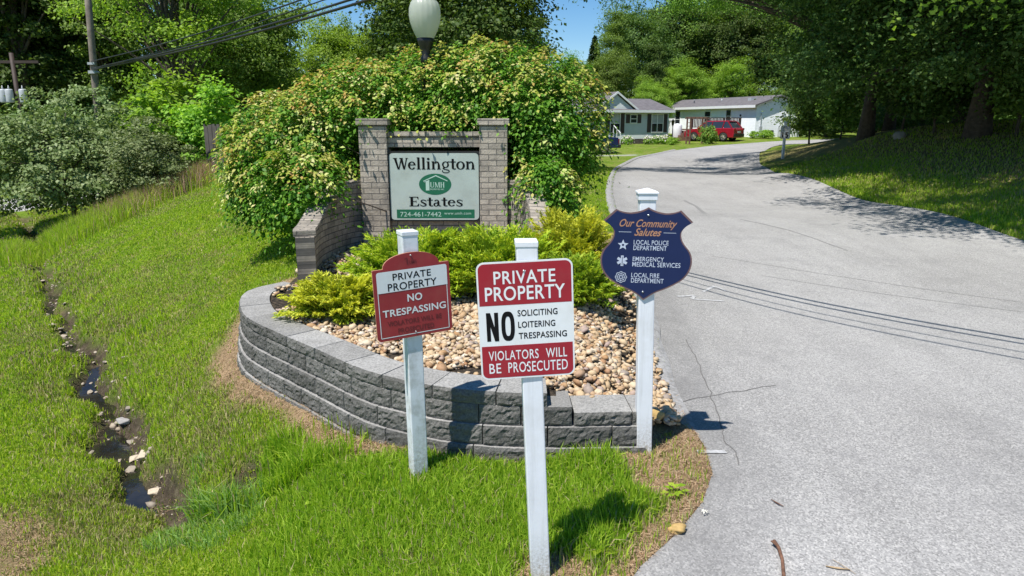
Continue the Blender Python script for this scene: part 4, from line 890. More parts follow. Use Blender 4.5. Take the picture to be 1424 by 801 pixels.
def limbs_mesh(tips, h0, r0, topz, seedpts=18, wob=.25):
    """tapered trunk with limbs out to some of the crown's clumps"""
    mb = MB(); k = 7; ax = [Vector((wob * math.sin(i * 1.3) * i / k, wob * math.cos(i * 1.7) * i / k, -.3 + (topz + .3) * i / (k - 1))) for i in range(k)]
    rr = [r0 * (1.35 if i == 0 else 1) * (1 - .82 * i / (k - 1)) for i in range(k)]; mb.tube(ax, rr, 10)
    order = rng.permutation(len(tips))[:seedpts]
    for j in order:
        tp = Vector(tips[j]); zz = min(topz * .92, max(h0, tp.z * random.uniform(.35, .75))); f = (zz + .3) / (topz + .3) * (k - 1); i = min(k - 2, int(f)); a = ax[i].lerp(ax[i + 1], f - i)
        r1 = rr[min(k - 1, int(f))] * .45; m1 = a.lerp(tp, .5) + Vector((random.uniform(-.2, .2), random.uniform(-.2, .2), random.uniform(.1, .5)))
        mb.tube([a, a.lerp(m1, .5) + Vector((0, 0, .1)), m1, m1.lerp(tp, .55), tp], [r1, r1 * .8, r1 * .55, r1 * .35, r1 * .1], 6, cap=False)
    return mb
KIND = {}
def tree_kind(key, lobes, clumps, per, spread, leaf, trunk_r, trunk_top, low, nl=18, **kw):
    Q, c = crown(lobes, clumps, per, spread, leaf, **kw); o = quad_obj('crown', Q, M['leaf_mid']); t = limbs_mesh(c, low, trunk_r, trunk_top, nl).build('trunk', M['bark'])
    KIND[key] = [o, t, False]
def place_tree(key, loc, rz, sc, leaf, bark, name, label, cat='tree', group=None, lean=None):
    e = empty(name, loc, rz, label, cat, group); o, t, used = KIND[key]
    if used: o, t = link_copy(o), link_copy(t)
    KIND[key][2] = True
    o.parent = e; t.parent = e; e.scale = sc if isinstance(sc, tuple) else (sc, sc, sc)
    if lean: e.rotation_euler = (lean[0], lean[1], rz)
    for x, m in ((o, leaf), (t, bark)): x.material_slots[0].link = 'OBJECT'; x.material_slots[0].material = M[m]
    return e
def conifer_kind(key, h, r, n):
    Q = []; tips = []
    for i in range(n):
        f = (i / n) ** .8; z = h * (.10 + .9 * f); rad = r * (1 - f) ** .85 * random.uniform(.8, 1.15) + .1; a = i * 2.4; m_ = int(26 + 50 * (1 - f))
        s = rng.uniform(.1, 1, m_) ** .7; wd_ = .30 * rad * (1 - s * .6)
        P_ = np.stack([np.cos(a) * s * rad - np.sin(a) * rng.normal(0, 1, m_) * wd_, np.sin(a) * s * rad + np.cos(a) * rng.normal(0, 1, m_) * wd_, z - s * rad * .25 + rng.normal(0, .12, m_)], 1)
        al = np.tile([np.cos(a), np.sin(a), -.3], (m_, 1)); Q.append(leaf_quads(P_, np.array([0, 0, 1.0]) + rng.normal(0, .5, (m_, 3)), .42, .16, al)); tips.append(P_[-1])
    o = quad_obj('crown', np.concatenate(Q), M['needle']); mb = MB(); mb.tube([(0, 0, -.3), (0, 0, h * .5), (0, 0, h * .97)], [h * .02, h * .013, .02], 8); KIND[key] = [o, mb.build('trunk', M['bark']), False]

tree_kind('broad', [(0, 0, 6.5, 3.6, 3.6, 3.2), (1.8, .8, 8.2, 2.5, 2.5, 2.3), (-1.9, -.6, 7.4, 2.4, 2.4, 2.4), (.3, -1.8, 5.0, 2.8, 2.5, 1.8), (-.8, 1.5, 9.6, 1.9, 1.9, 1.9), (2.2, -1.2, 5.2, 2.0, 2.0, 1.5)], 260, 170, .46, .165, .28, 8.5, 2.2, 22)
tree_kind('tall', [(0, 0, 4.2, 2.2, 2.2, 2.4), (.5, .3, 7.2, 2.3, 2.3, 2.6), (-.6, -.2, 10.0, 2.0, 2.0, 2.6), (.3, .1, 12.6, 1.3, 1.3, 2.2), (-1.2, .6, 6.0, 1.6, 1.6, 1.6)], 250, 150, .44, .165, .24, 12.5, 1.5, 18, inner=.35)
tree_kind('open', [(0, 0, 8.5, 2.8, 2.8, 2.4), (-1.9, .4, 6.6, 1.8, 1.8, 1.5), (1.9, -.5, 7.2, 1.9, 1.7, 1.6), (.4, 0, 10.8, 1.9, 1.9, 1.7), (-.3, -1.6, 5.2, 1.4, 1.4, 1.0), (1.0, .8, 4.4, 1.2, 1.2, .9)], 115, 130, .36, .125, .20, 10.5, 3.4, 24, inner=.3)
tree_kind('poplar', [(0, 0, 3, 1.7, 1.7, 2.2), (.3, 0, 5.6, 1.7, 1.7, 2.2), (-.3, .2, 8.2, 1.3, 1.3, 2.0), (.1, 0, 10.2, .8, .8, 1.5)], 170, 140, .38, .155, .17, 10, 1, 14, inner=.4)
tree_kind('shade', [(0, 0, 7.2, 6.0, 6.0, 3.4), (-4.2, -1.5, 5.6, 3.4, 3.2, 2.2), (3.8, 1.5, 6.0, 3.4, 3.4, 2.4), (-1.5, 4.0, 5.8, 3.2, 3.2, 2.2), (.5, -4.6, 5.0, 3.4, 2.8, 2.0), (-3.4, 2.8, 4.2, 2.6, 2.4, 1.5), (2.5, -3.4, 3.9, 2.4, 2.2, 1.3), (-4.6, -3.0, 4.0, 2.0, 2.0, 1.2), (0, 0, 10.4, 3.8, 3.8, 2.4),
    (-5.0, -.6, 2.5, 2.2, 2.2, 1.2), (-2.4, -4.9, 2.5, 2.4, 1.9, 1.2), (3.0, -4.6, 2.6, 2.3, 1.9, 1.2), (-4.2, 3.4, 2.5, 2.2, 2.0, 1.2), (4.9, 0, 2.7, 2.2, 2.2, 1.2), (1.2, 4.8, 2.8, 2.4, 2.0, 1.2), (-6.4, -2.4, 9.0, 3.2, 3.2, 1.5), (-6.2, 2.2, 9.2, 3.2, 3.2, 1.5), (-2.4, -6.2, 9.0, 3.4, 3.2, 1.5)], 980, 180, .46, .125, .36, 10, 2.4, 34, inner=.5, droop=.25)  # the high outer lobes are added above the frame to shade the bank
tree_kind('canopy', [(0, 0, 8.6, 6.2, 6.2, 2.4), (-4.8, -1.4, 7.8, 3.6, 3.6, 1.7), (-1, 4.6, 7.8, 3.8, 3.2, 1.7), (-4.4, 3.6, 7.6, 3.2, 3.0, 1.5), (-2.5, -5.0, 7.8, 3.2, 3.0, 1.6), (0, 0, 11, 4, 4, 2.2), (-7.6, -.5, 9.2, 3.2, 3.4, 1.5), (-7.2, 3.6, 9.2, 3.2, 3.4, 1.5), (-6.3, 1.5, 4.0, 1.0, 1.0, .55), (-5.2, 2.6, 5.0, 1.3, 1.2, .7), (3, 2, 6, 3, 3, 2)], 700, 130, .46, .14, .30, 10, 4.0, 30, inner=.4, droop=.25)  # high lobes spread unseen above the frame, added to shade the bank
tree_kind('overhang', [(0, 0, 7.2, 5.2, 5.6, 3.2), (-3.5, -.5, 7.6, 3.4, 3.2, 2.2), (3.0, 1.5, 6.0, 3.4, 3.4, 2.4), (.5, -4.2, 5.0, 3.2, 2.6, 2.0), (-6.6, .6, 7.6, 3.2, 3.8, 1.4), (-9.4, -.6, 7.3, 2.8, 3.4, 1.0), (-11.6, -.6, 6.9, 1.8, 2.2, .7), (0, 0, 10.4, 3.8, 3.8, 2.4), (-1.4, -3.6, 2.9, 2.2, 1.8, 1.2), (2.6, -3.8, 2.6, 2.3, 1.9, 1.2)], 560, 190, .46, .13, .30, 10, 2.4, 34, inner=.5, droop=.25)
tree_kind('sapling', [(0, 0, 1.6, .9, .9, 1.3), (.4, .2, 2.6, .7, .7, .9), (-.5, -.1, 2.2, .7, .7, .8), (.1, -.4, .9, .9, .8, .7)], 70, 55, .28, .17, .05, 2.8, .4, 10, inner=.25)
tree_kind('thicket', [(0, 0, 1.7, 2.3, 2.0, 1.5), (-1.5, .2, 2.4, 1.5, 1.4, 1.3), (1.4, -.2, 2.2, 1.5, 1.4, 1.3), (.2, -.9, 1.1, 2.0, 1.3, 1.0), (.2, .3, 3.2, 1.4, 1.3, 1.0), (-2.2, -.4, 1.1, 1.2, 1.1, .9), (2.3, 0, 1.0, 1.2, 1.1, .9)], 250, 80, .26, .125, .09, 3.2, .3, 26, inner=.5)
conifer_kind('fir', 11, 2.5, 150)

def T_(name, key, px, Y, sc, leaf, label, rz=None, bark='bark', cat='tree', group=None, dz=0.0, lean=None):
    x = (px - 712) / FPX * Y * 1.0; t = ray(px, 175); x = t[0] / t[1] * Y; z = hz(x, Y) + dz
    return place_tree(key, (x, Y, z), rz if rz is not None else random.uniform(0, 6.28), sc, leaf, bark, name, label, cat, group, lean)
# ---- left edge: thicket, tall woods, pole
T_('bush', 'thicket', 84, 22.5, (1.02, 1.1, 1.05), 'leaf_grey', 'huge silvery green bush at the bend of the ditch, below the transformer pole', .4, cat='bush')
T_('bush', 'thicket', 205, 22.3, (.72, .8, .64), 'leaf_grey', 'low wide silvery bush behind the tall grass, just left of the bright saplings', 2.0, cat='bush')
T_('bush', 'thicket', -30, 38, (1.0, 1.0, 1.0), 'leaf_mid', 'green bush above the gravel lane at the picture edge', 3.4, cat='bush')
T_('bush', 'thicket', 128, 25.5, (1.0, .9, 1.12), 'leaf_grey', 'grey green bush round the foot of the wooden utility pole', 1.1, cat='bush')
T_('bush', 'thicket', 232, 26.5, (1.0, .9, .85), 'leaf_mid', 'dark green undergrowth bush behind the low silvery bush', 5.1, cat='bush')
for px, Y, s, lf, lb in ((228, 24, 1.0, 'leaf_light', 'bright green sapling leaning over the low silvery bush'), (262, 25, 1.15, 'leaf_light', 'tallest bright green sapling between silvery bush and board fence'), (288, 23.5, .95, 'leaf_light', 'bright green sapling close beside the weathered board fence'), (205, 27, 1.2, 'leaf_mid', 'mid green sapling behind the others, in front of the tall trunks')):
    T_('sapling', 'sapling', px, Y, s, lf, lb)
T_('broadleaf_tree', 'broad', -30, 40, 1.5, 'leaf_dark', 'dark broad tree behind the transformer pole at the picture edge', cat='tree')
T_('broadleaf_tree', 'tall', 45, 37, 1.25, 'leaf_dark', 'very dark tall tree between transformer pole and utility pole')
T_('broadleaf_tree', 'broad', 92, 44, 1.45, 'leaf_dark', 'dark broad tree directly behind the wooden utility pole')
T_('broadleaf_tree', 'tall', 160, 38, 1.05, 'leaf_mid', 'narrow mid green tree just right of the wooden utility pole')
T_('fir_tree', 'fir', 166, 47, 1.0, 'needle', 'dark conifer left of the sky gap beside the utility pole')
T_('broadleaf_tree', 'open', 252, 31, 1.12, 'leaf_light', 'tall open light green tree with straight bare trunk above the saplings', 1.0)
T_('broadleaf_tree', 'open', 292, 33, 1.15, 'leaf_light', 'open light green tree with leaning trunk above the board fence', 3.2, lean=(0, R(9)))
T_('broadleaf_tree', 'broad', 338, 40, 1.0, 'leaf_mid', 'mid green tree behind the cables, left of the big bush top')
T_('broadleaf_tree', 'broad', 300, 50, 1.1, 'leaf_dark', 'dark spreading tree low behind the board fence trees')
T_('broadleaf_tree', 'poplar', 392, 47, .78, 'leaf_mid', 'slender mid green tree under the cables left of the pale young tree')
T_('broadleaf_tree', 'poplar', 440, 52, .62, 'leaf_dark', 'slender dark tree showing through the gap under the cables')
T_('broadleaf_tree', 'broad', 487, 36, .66, 'leaf_light', 'rounded pale green young tree above the bush, left of the lamp')
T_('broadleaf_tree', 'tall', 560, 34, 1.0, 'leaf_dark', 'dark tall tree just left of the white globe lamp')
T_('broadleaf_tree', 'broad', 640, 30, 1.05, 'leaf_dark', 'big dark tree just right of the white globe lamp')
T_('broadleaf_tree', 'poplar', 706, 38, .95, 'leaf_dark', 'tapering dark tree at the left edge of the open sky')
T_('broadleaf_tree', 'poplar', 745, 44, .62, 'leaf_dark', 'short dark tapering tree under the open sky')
# ---- behind the houses
T_('fir_tree', 'fir', 824, 84, .98, 'needle', 'pointed dark conifer against the open sky')
T_('broadleaf_tree', 'tall', 851, 82, .93, 'leaf_mid', 'tall green tree right of the pointed conifer')
far = 'trees in the wood behind the houses'
for i, (px, Y, k, s, lf) in enumerate(((770, 92, 'broad', .7, 'leaf_light'), (800, 80, 'broad', .80, 'leaf_mid'), (842, 74, 'broad', .8, 'leaf_mid'), (885, 92, 'broad', 1.5, 'leaf_dark'), (905, 78, 'poplar', .9, 'leaf_dark'), (930, 96, 'tall', 1.4, 'leaf_dark'), (950, 100, 'broad', 1.7, 'leaf_mid'), (985, 104, 'tall', 1.6, 'leaf_dark'), (1010, 96, 'broad', 1.6, 'leaf_dark'), (1045, 100, 'broad', 1.7, 'leaf_mid'), (1085, 98, 'broad', 1.6, 'leaf_dark'), (1130, 92, 'broad', 1.6, 'leaf_mid'), (1180, 86, 'broad', 1.6, 'leaf_mid'), (1240, 80, 'broad', 1.6, 'leaf_dark'), (1310, 76, 'broad', 1.6, 'leaf_mid'), (1390, 72, 'broad', 1.6, 'leaf_mid'), (1480, 66, 'broad', 1.6, 'leaf_dark'), (720, 70, 'broad', .9, 'leaf_mid'), (660, 74, 'broad', 1.0, 'leaf_dark'), (590, 70, 'broad', 1.0, 'leaf_mid'), (520, 72, 'broad', 1.0, 'leaf_mid'), (450, 78, 'broad', .72, 'leaf_dark'), (380, 74, 'broad', .85, 'leaf_mid'), (130, 64, 'broad', 1.4, 'leaf_mid'), (20, 60, 'broad', 1.5, 'leaf_mid'), (-90, 52, 'broad', 1.5, 'leaf_dark'))):
    T_('broadleaf_tree', k, px, Y, s, lf, 'one of the green trees massed in the far wood that closes the view', group=far)
T_('broadleaf_tree', 'broad', 905, 70, .52, 'leaf_light', 'low bright green tree right behind the grey house roof', 1.0)
T_('broadleaf_tree', 'broad', 952, 84, .75, 'leaf_light', 'bright light green tree behind the white house roof, left half', 2.0)
T_('fir_tree', 'fir', 945, 86, .72, 'needle', 'small dark conifer between the bright trees behind the white house')
T_('broadleaf_tree', 'broad', 1010, 88, .8, 'leaf_light', 'bright light green tree behind the middle of the white house roof', 4.0)
for px, Y, s_, lf, lb in ((1215, 52, (2.0, 1.6, 1.3), 'leaf_dark', 'dark thicket under the far trees, seen between the trunks left of the boulder'), (1290, 48, (2.2, 1.6, 1.3), 'leaf_dark', 'dark thicket under the far trees behind the boulder'), (1375, 62, (2.2, 1.6, 1.2), 'leaf_mid', 'green thicket beyond the sunny lawn strip right of the biggest trunk'), (1460, 50, (2.2, 1.6, 1.3), 'leaf_dark', 'dark thicket at the right picture edge behind the lawn'), (1150, 64, (2.2, 1.8, 1.5), 'leaf_mid', 'green thicket right of the white house end wall')):
    T_('bush', 'thicket', px, Y, s_, lf, lb, cat='bush')
fm = 'undergrowth in the far wood'
for px, Y in ((860, 90), (905, 92), (960, 96), (1010, 94), (1060, 92), (1110, 88), (1160, 84), (1210, 80), (1270, 76), (1330, 72), (1390, 70), (790, 82), (730, 66), (670, 64), (600, 62), (530, 60), (460, 60), (390, 58), (330, 54), (270, 48), (200, 46), (140, 44), (80, 42), (20, 40), (-50, 38)):
    T_('bush', 'thicket', px, Y, (2.4, 2.0, 1.7), random.choice(('leaf_mid', 'leaf_dark', 'leaf_dark')), 'one of the bushes of the undergrowth along the foot of the far wood', cat='bush', group=fm)
# ---- the big trees on the bank
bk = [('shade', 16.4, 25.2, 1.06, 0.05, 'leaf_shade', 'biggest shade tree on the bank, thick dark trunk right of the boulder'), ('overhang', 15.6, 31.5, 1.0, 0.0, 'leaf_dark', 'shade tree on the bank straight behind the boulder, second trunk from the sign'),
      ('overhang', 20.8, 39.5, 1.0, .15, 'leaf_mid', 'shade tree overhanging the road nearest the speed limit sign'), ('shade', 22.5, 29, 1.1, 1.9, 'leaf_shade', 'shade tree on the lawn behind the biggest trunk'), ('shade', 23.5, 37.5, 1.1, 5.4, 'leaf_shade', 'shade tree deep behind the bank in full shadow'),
      ('shade', 17.8, 17.6, 1.08, 3.6, 'leaf_shade', 'leafy tree at the right picture edge with thin dark stem'), ('canopy', 17.6, 21.6, 1.0, 0.0, 'leaf_shade', 'high crowned tree outside the right picture edge, added to shade the bank beside the road'), ('canopy', 15.0, 12.2, 1.0, 0.0, 'leaf_light', 'maple whose bright leaves hang into the top right corner')]
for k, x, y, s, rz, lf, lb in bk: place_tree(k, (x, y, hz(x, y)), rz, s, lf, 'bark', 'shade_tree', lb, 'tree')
for px, Y, s, lf, lb in ((1128, 43, 1.25, 'leaf_mid', 'leafy sapling under the trees just right of the speed limit sign'), (1170, 37, 1.0, 'leaf_mid', 'undergrowth sapling on the bank left of the paired thin trunks'), (1255, 30, 1.15, 'leaf_dark', 'dark undergrowth sapling on the bank beside the boulder'), (1300, 27.5, 1.0, 'leaf_dark', 'dark undergrowth sapling left of the thickest trunk'), (1416, 24, 1.2, 'leaf_mid', 'thin leaning sapling at the right picture edge')):
    T_('sapling', 'sapling', px, Y, s, lf, lb)

# ------------------------------------------------------------------ the big bush round the entrance sign
LB = [(-2.66, 8.78, 1.62, .56, .46, .42), (.46, 9.05, 1.52, .36, .38, .42), (-1.02, 9.62, 2.36, .62, .30, .24), (-3.0, 9.9, 1.85, 1.05, .9, .95), (-2.6, 9.7, 1.5, .8, .55, .62), (-2.1, 10.1, 2.3, 1.2, .9, .85), (-1.2, 10.4, 2.55, 1.3, .9, .85), (-.35, 10.3, 2.62, 1.2, .95, .85), (.35, 10.1, 2.35, 1.0, .95, 1.0), (.22, 9.9, 1.5, .66, .8, .9), (.50, 9.9, 2.0, .52, .7, .62), (-3.3, 9.8, 1.45, .65, .6, .6), (-1.1, 10.25, 2.25, 1.25, .55, .45)]
bush = empty('flowering_shrub', (-1.1, 10, .5), 0, 'huge rounded shrub with cream and reddish new growth wrapped round the brick sign', 'shrub')
c, d = lobes_points(LB, 3400, .80); ok = c[:, 2] > .78 + .2 * (c[:, 0] < -2.4)
ok &= ~((c[:, 1] < 9.62) & (c[:, 0] > -2.05) & (c[:, 0] < .02) & (c[:, 2] < 2.18) & (c[:, 1] > 9.1)); c, d = c[ok], d[ok]
def bush_field(c, d):
    LBa = np.array(LB); v = np.full(len(c), 9.0)
    for l in LBa: v = np.minimum(v, np.sqrt((((c - l[:3]) / l[3:]) ** 2).sum(1)))
    return v
depth = bush_field(c, d); per = 38
P_ = np.repeat(c, per, 0) + rng.normal(0, 1, (len(c) * per, 3)) * np.array([.092, .092, .024]); dd = np.repeat(d, per, 0)
P_[:, 2] -= .8 * ((P_[:, :2] - np.repeat(c[:, :2], per, 0)) ** 2).sum(1) / .12
fldP = P_.copy(); inside_sign = (P_[:, 1] < 9.62) & (P_[:, 0] > -1.80) & (P_[:, 0] < -.22) & (P_[:, 2] < 2.06)
nr = dd * .45 + np.array([-.08, -.12, .8]) + rng.normal(0, .34, P_.shape); L = .064 * rng.uniform(.65, 1.25, len(P_))
al = P_ - np.repeat(c, per, 0) + np.array([0, 0, -.03]); Q = leaf_quads(P_, nr, L, L * .58, unit(al))
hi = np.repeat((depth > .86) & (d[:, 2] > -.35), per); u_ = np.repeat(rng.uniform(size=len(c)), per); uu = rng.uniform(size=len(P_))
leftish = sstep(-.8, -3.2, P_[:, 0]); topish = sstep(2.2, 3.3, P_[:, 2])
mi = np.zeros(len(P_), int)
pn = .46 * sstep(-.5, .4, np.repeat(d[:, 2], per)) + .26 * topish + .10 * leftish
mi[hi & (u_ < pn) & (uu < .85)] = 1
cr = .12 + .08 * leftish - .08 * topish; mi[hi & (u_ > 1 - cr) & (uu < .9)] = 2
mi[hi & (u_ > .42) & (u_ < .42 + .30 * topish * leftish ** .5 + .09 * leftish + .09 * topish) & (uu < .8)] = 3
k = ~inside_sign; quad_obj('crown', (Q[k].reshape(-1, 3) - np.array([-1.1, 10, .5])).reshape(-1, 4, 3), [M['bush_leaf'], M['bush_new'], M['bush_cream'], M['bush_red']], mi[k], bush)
mb = MB()
for i in range(46):
    x = random.uniform(-2.9, .7); tip = c[rng.integers(len(c))]; a = Vector((x * .8 + 1.1 - .2, .25, -.4)); b = Vector(tip) - Vector((-1.1, 10, .5)); m1 = a.lerp(b, .5) + Vector((0, 0, .25)); mb.tube([a, a.lerp(m1, .5), m1, b], [.022, .017, .011, .003], 5, cap=False)
mb.build('stem', M['bark'], bush)

# ------------------------------------------------------------------ junipers in the stone bed
def juniper(name, loc, rx_, ry_, h, n, cols, label, seed, rise=.55, tips=.25, fan=1.0):
    g = np.random.default_rng(seed); root = empty(name, loc, 0, label, 'shrub'); Qs, ms = [], []; mb = MB()
    for i in range(n):
        a = g.uniform(0, 6.283); el = g.uniform(.05, 1.0) ** 1.0; rr = g.uniform(.55, 1.0)
        end = np.array([math.cos(a) * rx_ * rr * math.cos(el * 1.35) ** .6, math.sin(a) * ry_ * rr * math.cos(el * 1.35) ** .6, h * (.12 + .88 * math.sin(el * 1.45)) * g.uniform(.75, 1.08)])
        st = np.array([end[0] * .12, end[1] * .12, .03]); L_ = np.linalg.norm(end - st); m1 = st * .45 + end * .55 + np.array([0, 0, .10 * L_])
        m_ = 17; s = np.linspace(.35, 1, m_); ax = (1 - s)[:, None] ** 2 * st + 2 * (s * (1 - s))[:, None] * m1 + (s ** 2)[:, None] * end; tg = unit(np.gradient(ax, axis=0))
        side = unit(np.cross(tg, [0, 0, 1.0])); upv = np.cross(side, tg); twl = (.16 * (1.15 - s) + .05) * fan * (L_ ** .5)
        if i % 5 == 0: mb.tube([st, m1 * .6 + st * .4, m1], [.012, .009, .004], 5, cap=False)
        for sd in (-1, 1):
            for sub in range(3):
                t0 = np.array([.25, .6, .95][sub]); b0 = ax + (side * sd * .75 + tg * .8 + upv * g.normal(.05, .28, (m_, 1))) * (twl * t0)[:, None]
                al = unit(side * sd * (.75 - .45 * sub / 2) + tg * (.7 + .3 * sub) + upv * g.normal(.0, .3, (m_, 1)) + np.array([0, 0, -.12]))
                Ln = .050 * g.uniform(.7, 1.3, m_) * (1.1 - .15 * sub); Qs.append(leaf_quads(b0, upv + g.normal(0, .45, (m_, 3)), Ln * 1.25, Ln * .36, al)); ms.append(np.where((s > 1 - tips) | (g.uniform(size=m_) < tips * .5), 1, 0) if el > .12 else np.where(s > .9, 1, 0) * 1)
    Qa = np.concatenate(Qs); ma = np.concatenate(ms)
    low = Qa[:, :, 2].mean(1) < .30 * h; ma[low & (g.uniform(size=len(ma)) < .55)] = 2
    quad_obj('foliage', Qa, [M[c_] for c_ in cols], ma, root); mb.build('stem', M['bark'], root)
juniper('juniper', (-1.62, 6.35, hz(-1.62, 6.35)), .62, .48, .40, 150, ('gold_juniper', 'bright_gold', 'green_juniper'), 'lowest golden juniper, spreading by the left end of the block wall', 1)
juniper('juniper', (-.98, 7.05, hz(-.98, 7.05)), .88, .6, .66, 290, ('green_juniper', 'gold_juniper', 'green_juniper'), 'wide feathery juniper behind the small red sign', 2)
juniper('juniper', (-.15, 7.1, hz(-.15, 7.1)), .88, .62, .68, 300, ('green_juniper', 'gold_juniper', 'green_juniper'), 'wide feathery juniper behind the large red and white sign', 3)
juniper('juniper', (.62, 7.55, hz(.62, 7.55)), .62, .48, .80, 220, ('gold_juniper', 'bright_gold', 'dark_juniper'), 'tallest juniper with bright yellow top next to the road', 4, fan=.9)
juniper('juniper', (.62, 6.75, hz(.62, 6.75)), .52, .42, .48, 150, ('green_juniper', 'green_juniper', 'dark_juniper'), 'low dark green juniper at the foot of the yellow topped one', 5)

# ------------------------------------------------------------------ utility poles and cables
PX, PY = -14.9, 26.0
pole = empty('utility_pole', (PX, PY, hz(PX, PY)), 0, 'weathered wooden utility pole carrying thick black cables', 'utility pole')
mb = MB(); mb.tube([(-.28, 0, -.4), (-.10, 0, 3), (.05, 0, 6), (.30, 0, 11)], [.135, .122, .115, .10], 14); mb.build('pole', M['pole_wood'], pole)
mb = MB(); mb.lathe([(.15, 0), (.165, 0), (.165, .05), (.15, .05)], (0, 0, 4.85), 14); mb.box((-.1, -.22, 4.82), (.14, -.12, 4.92)); mb.box((-.1, -.20, 5.12), (.14, -.12, 5.20)); mb.build('cable_bracket', M['steel_grey'], pole)
P0 = Vector((PX + .05, PY - .2, at_y(131, 97, PY).z)); 
def cable(px, py, Y, z0, sag, rad, label, ext=2.1):
    b = at_y(px, py, Y); a = Vector((P0.x, P0.y, z0)); mb = MB(); pts = []
    for i in range(41):
        t = i / 40 * ext; p = a.lerp(b, t); p.z -= sag * math.sin(math.pi * min(1, t / ext)) * 1 ; pts.append(p)
    f = sag * math.sin(math.pi / ext)
    pts = [p + Vector((0, 0, f * min(1, (i / 40 * ext)))) for i, p in enumerate(pts)]
    mb.tube(pts, rad, 6); o = mb.build('overhead_cable', M['cable']); return tag(o, label, 'cable', 'overhead cables')
z97 = P0.z; z85 = at_y(136, 86, PY).z
cable(512, 0, 12.6, z97, .55, .026, 'lowest and thickest black overhead cable running from the wooden pole')
cable(486, 0, 12.75, z97 + .03, .50, .022, 'middle black overhead cable, just above the thickest one')
cable(450, 0, 12.9, z97 + .04, .52, .012, 'thinner black cable of the lower bunch, running along its top')
cable(418, 0, 13.2, z85, .45, .016, 'topmost single black cable, apart from the lower bunch')
# guy wires and the older pole with three transformer cans further off
gx_ = at_y(24, 128, 33).x
p2 = empty('utility_pole', (gx_ * 1.0, 33, hz(gx_, 33)), 0, 'distant pole with three pale transformer cans half hidden by bushes', 'utility pole')
zc = at_y(25, 128, 33).z - hz(gx_, 33)
mb = MB(); mb.tube([(0, 0, -.3), (0, 0, zc + 1.7)], [.12, .09], 12); mb.build('pole', M['dark_wood'], p2)
mb = MB(); mb.box((-1.2, -.06, zc + 1.25), (1.2, .06, zc + 1.37)); mb.build('crossarm', M['dark_wood'], p2)
for dx in (-.48, -.20, .42):
    mb = MB(); mb.lathe([(0, -.42), (.15, -.42), (.16, -.38), (.16, .12), (.13, .17), (0, .18)], (dx, -.25, zc - .05), 16); mb.lathe([(.02, .17), (.03, .19), (.03, .26), (.015, .27), (.015, .33), (0, .33)], (dx, -.25, zc - .05), 8); mb.build('transformer', M['steel_grey'], p2)

# ------------------------------------------------------------------ weathered board fence by the big bush
F0, F1 = at_y(290, 243, 22.2), at_y(326, 243, 20.0)
fn = empty('board_fence', (F0.x, F0.y, hz(F0.x, F0.y)), math.atan2(F1.y - F0.y, F1.x - F0.x), 'short run of weathered grey board fence half hidden behind the shrub', 'fence')
mb = MB(); Lf = 3.0
for i in range(12): mb.box((i * .16, -.01 - .004 * (i % 3), -.15), (i * .16 + .145, .012, 1.72 + random.uniform(-.04, .04)))
mb.build('board', M['fence_wood'], fn)
for x in (0.05, 1.75):
    mb = MB(); mb.box((x - .05, .018, -.3), (x + .05, .12, 1.5)); mb.build('post', M['fence_wood'], fn)

# ------------------------------------------------------------------ houses
def window_part(parent, x, z, w_, h_, y, shutters=True, double=False, glass='glass', grp=None):
    fr = MB(); t_ = .06
    for a, b in (((x - w_ / 2 - t_, z - t_), (x + w_ / 2 + t_, z)), ((x - w_ / 2 - t_, z + h_), (x + w_ / 2 + t_, z + h_ + t_)), ((x - w_ / 2 - t_, z), (x - w_ / 2, z + h_)), ((x + w_ / 2, z), (x + w_ / 2 + t_, z + h_))): fr.box((a[0], y - .05, a[1]), (b[0], y - .002, b[1]))
    fr.box((x - w_ / 2, y - .035, z + h_ / 2 - .025), (x + w_ / 2, y - .003, z + h_ / 2 + .025))
    if double: fr.box((x - .03, y - .034, z), (x + .03, y - .003, z + h_))
    f = fr.build('window', M['trim_white'], parent)
    g = MB(); g.box((x - w_ / 2, y - .018, z), (x + w_ / 2, y - .004, z + h_)); g.build('pane', M[glass], f)
    if glass == 'glass' and w_ > .8: 
        g = MB(); g.box((x - w_ / 2 + .02, y - .024, z + h_ * .52), (x + w_ / 2 - .02, y - .0185, z + h_ - .02)); g.build('blind', M['curtain_glass'], f)
    if shutters:
        for s in (-1, 1):
            sh = MB(); xa = x + s * (w_ / 2 + t_ + .20); sh.box((xa - .18, y - .03, z - .04), (xa + .18, y - .002, z + h_ + .04))
            for i in range(int(h_ / .09)): sh.box((xa - .14, y - .038, z + .03 + i * .09), (xa + .14, y - .031, z + .08 + i * .09))
            sh.build('shutter', M['shutter'], parent)
# grey house: long wall faces the road, small gable over its left half
A0, A1 = Vector((5.2, 57.6, 0)), Vector((13.25, 60.6, 0)); dH = (A1 - A0); LH = dH.length; zH = .38
h1 = empty('mobile_home', (A0.x, A0.y, zH), math.atan2(dH.y, dH.x), 'pale grey green mobile home with front gable and dark shutters', 'house')
EV, DP = 2.72, 7.5
mb = MB(); mb.box((0, 0, -.2), (LH, DP, EV)); mb.build('wall', M['siding_grey'], h1)
mb = MB(); mb.box((-.03, -.035, -.3), (LH + .03, DP + .03, .45)); mb.build('skirting', M['fence_wood'], h1)
mb = MB(); oh = .35
rid = EV + .95; mb.prism([(-oh, EV - .06), (DP / 2, rid), (DP + oh, EV - .06), (DP + oh, EV + .05), (DP / 2, rid + .12), (-oh, EV + .05)], -oh, LH + oh, 0, Matrix(((0, 1, 0, 0), (1, 0, 0, 0), (0, 0, 1, 0), (0, 0, 0, 1)))); mb.build('roof', M['roof'], h1)
mb = MB(); mb.box((-oh, -oh - .03, EV - .16), (LH + oh, -oh, EV + .04)); mb.build('fascia', M['trim_white'], h1)
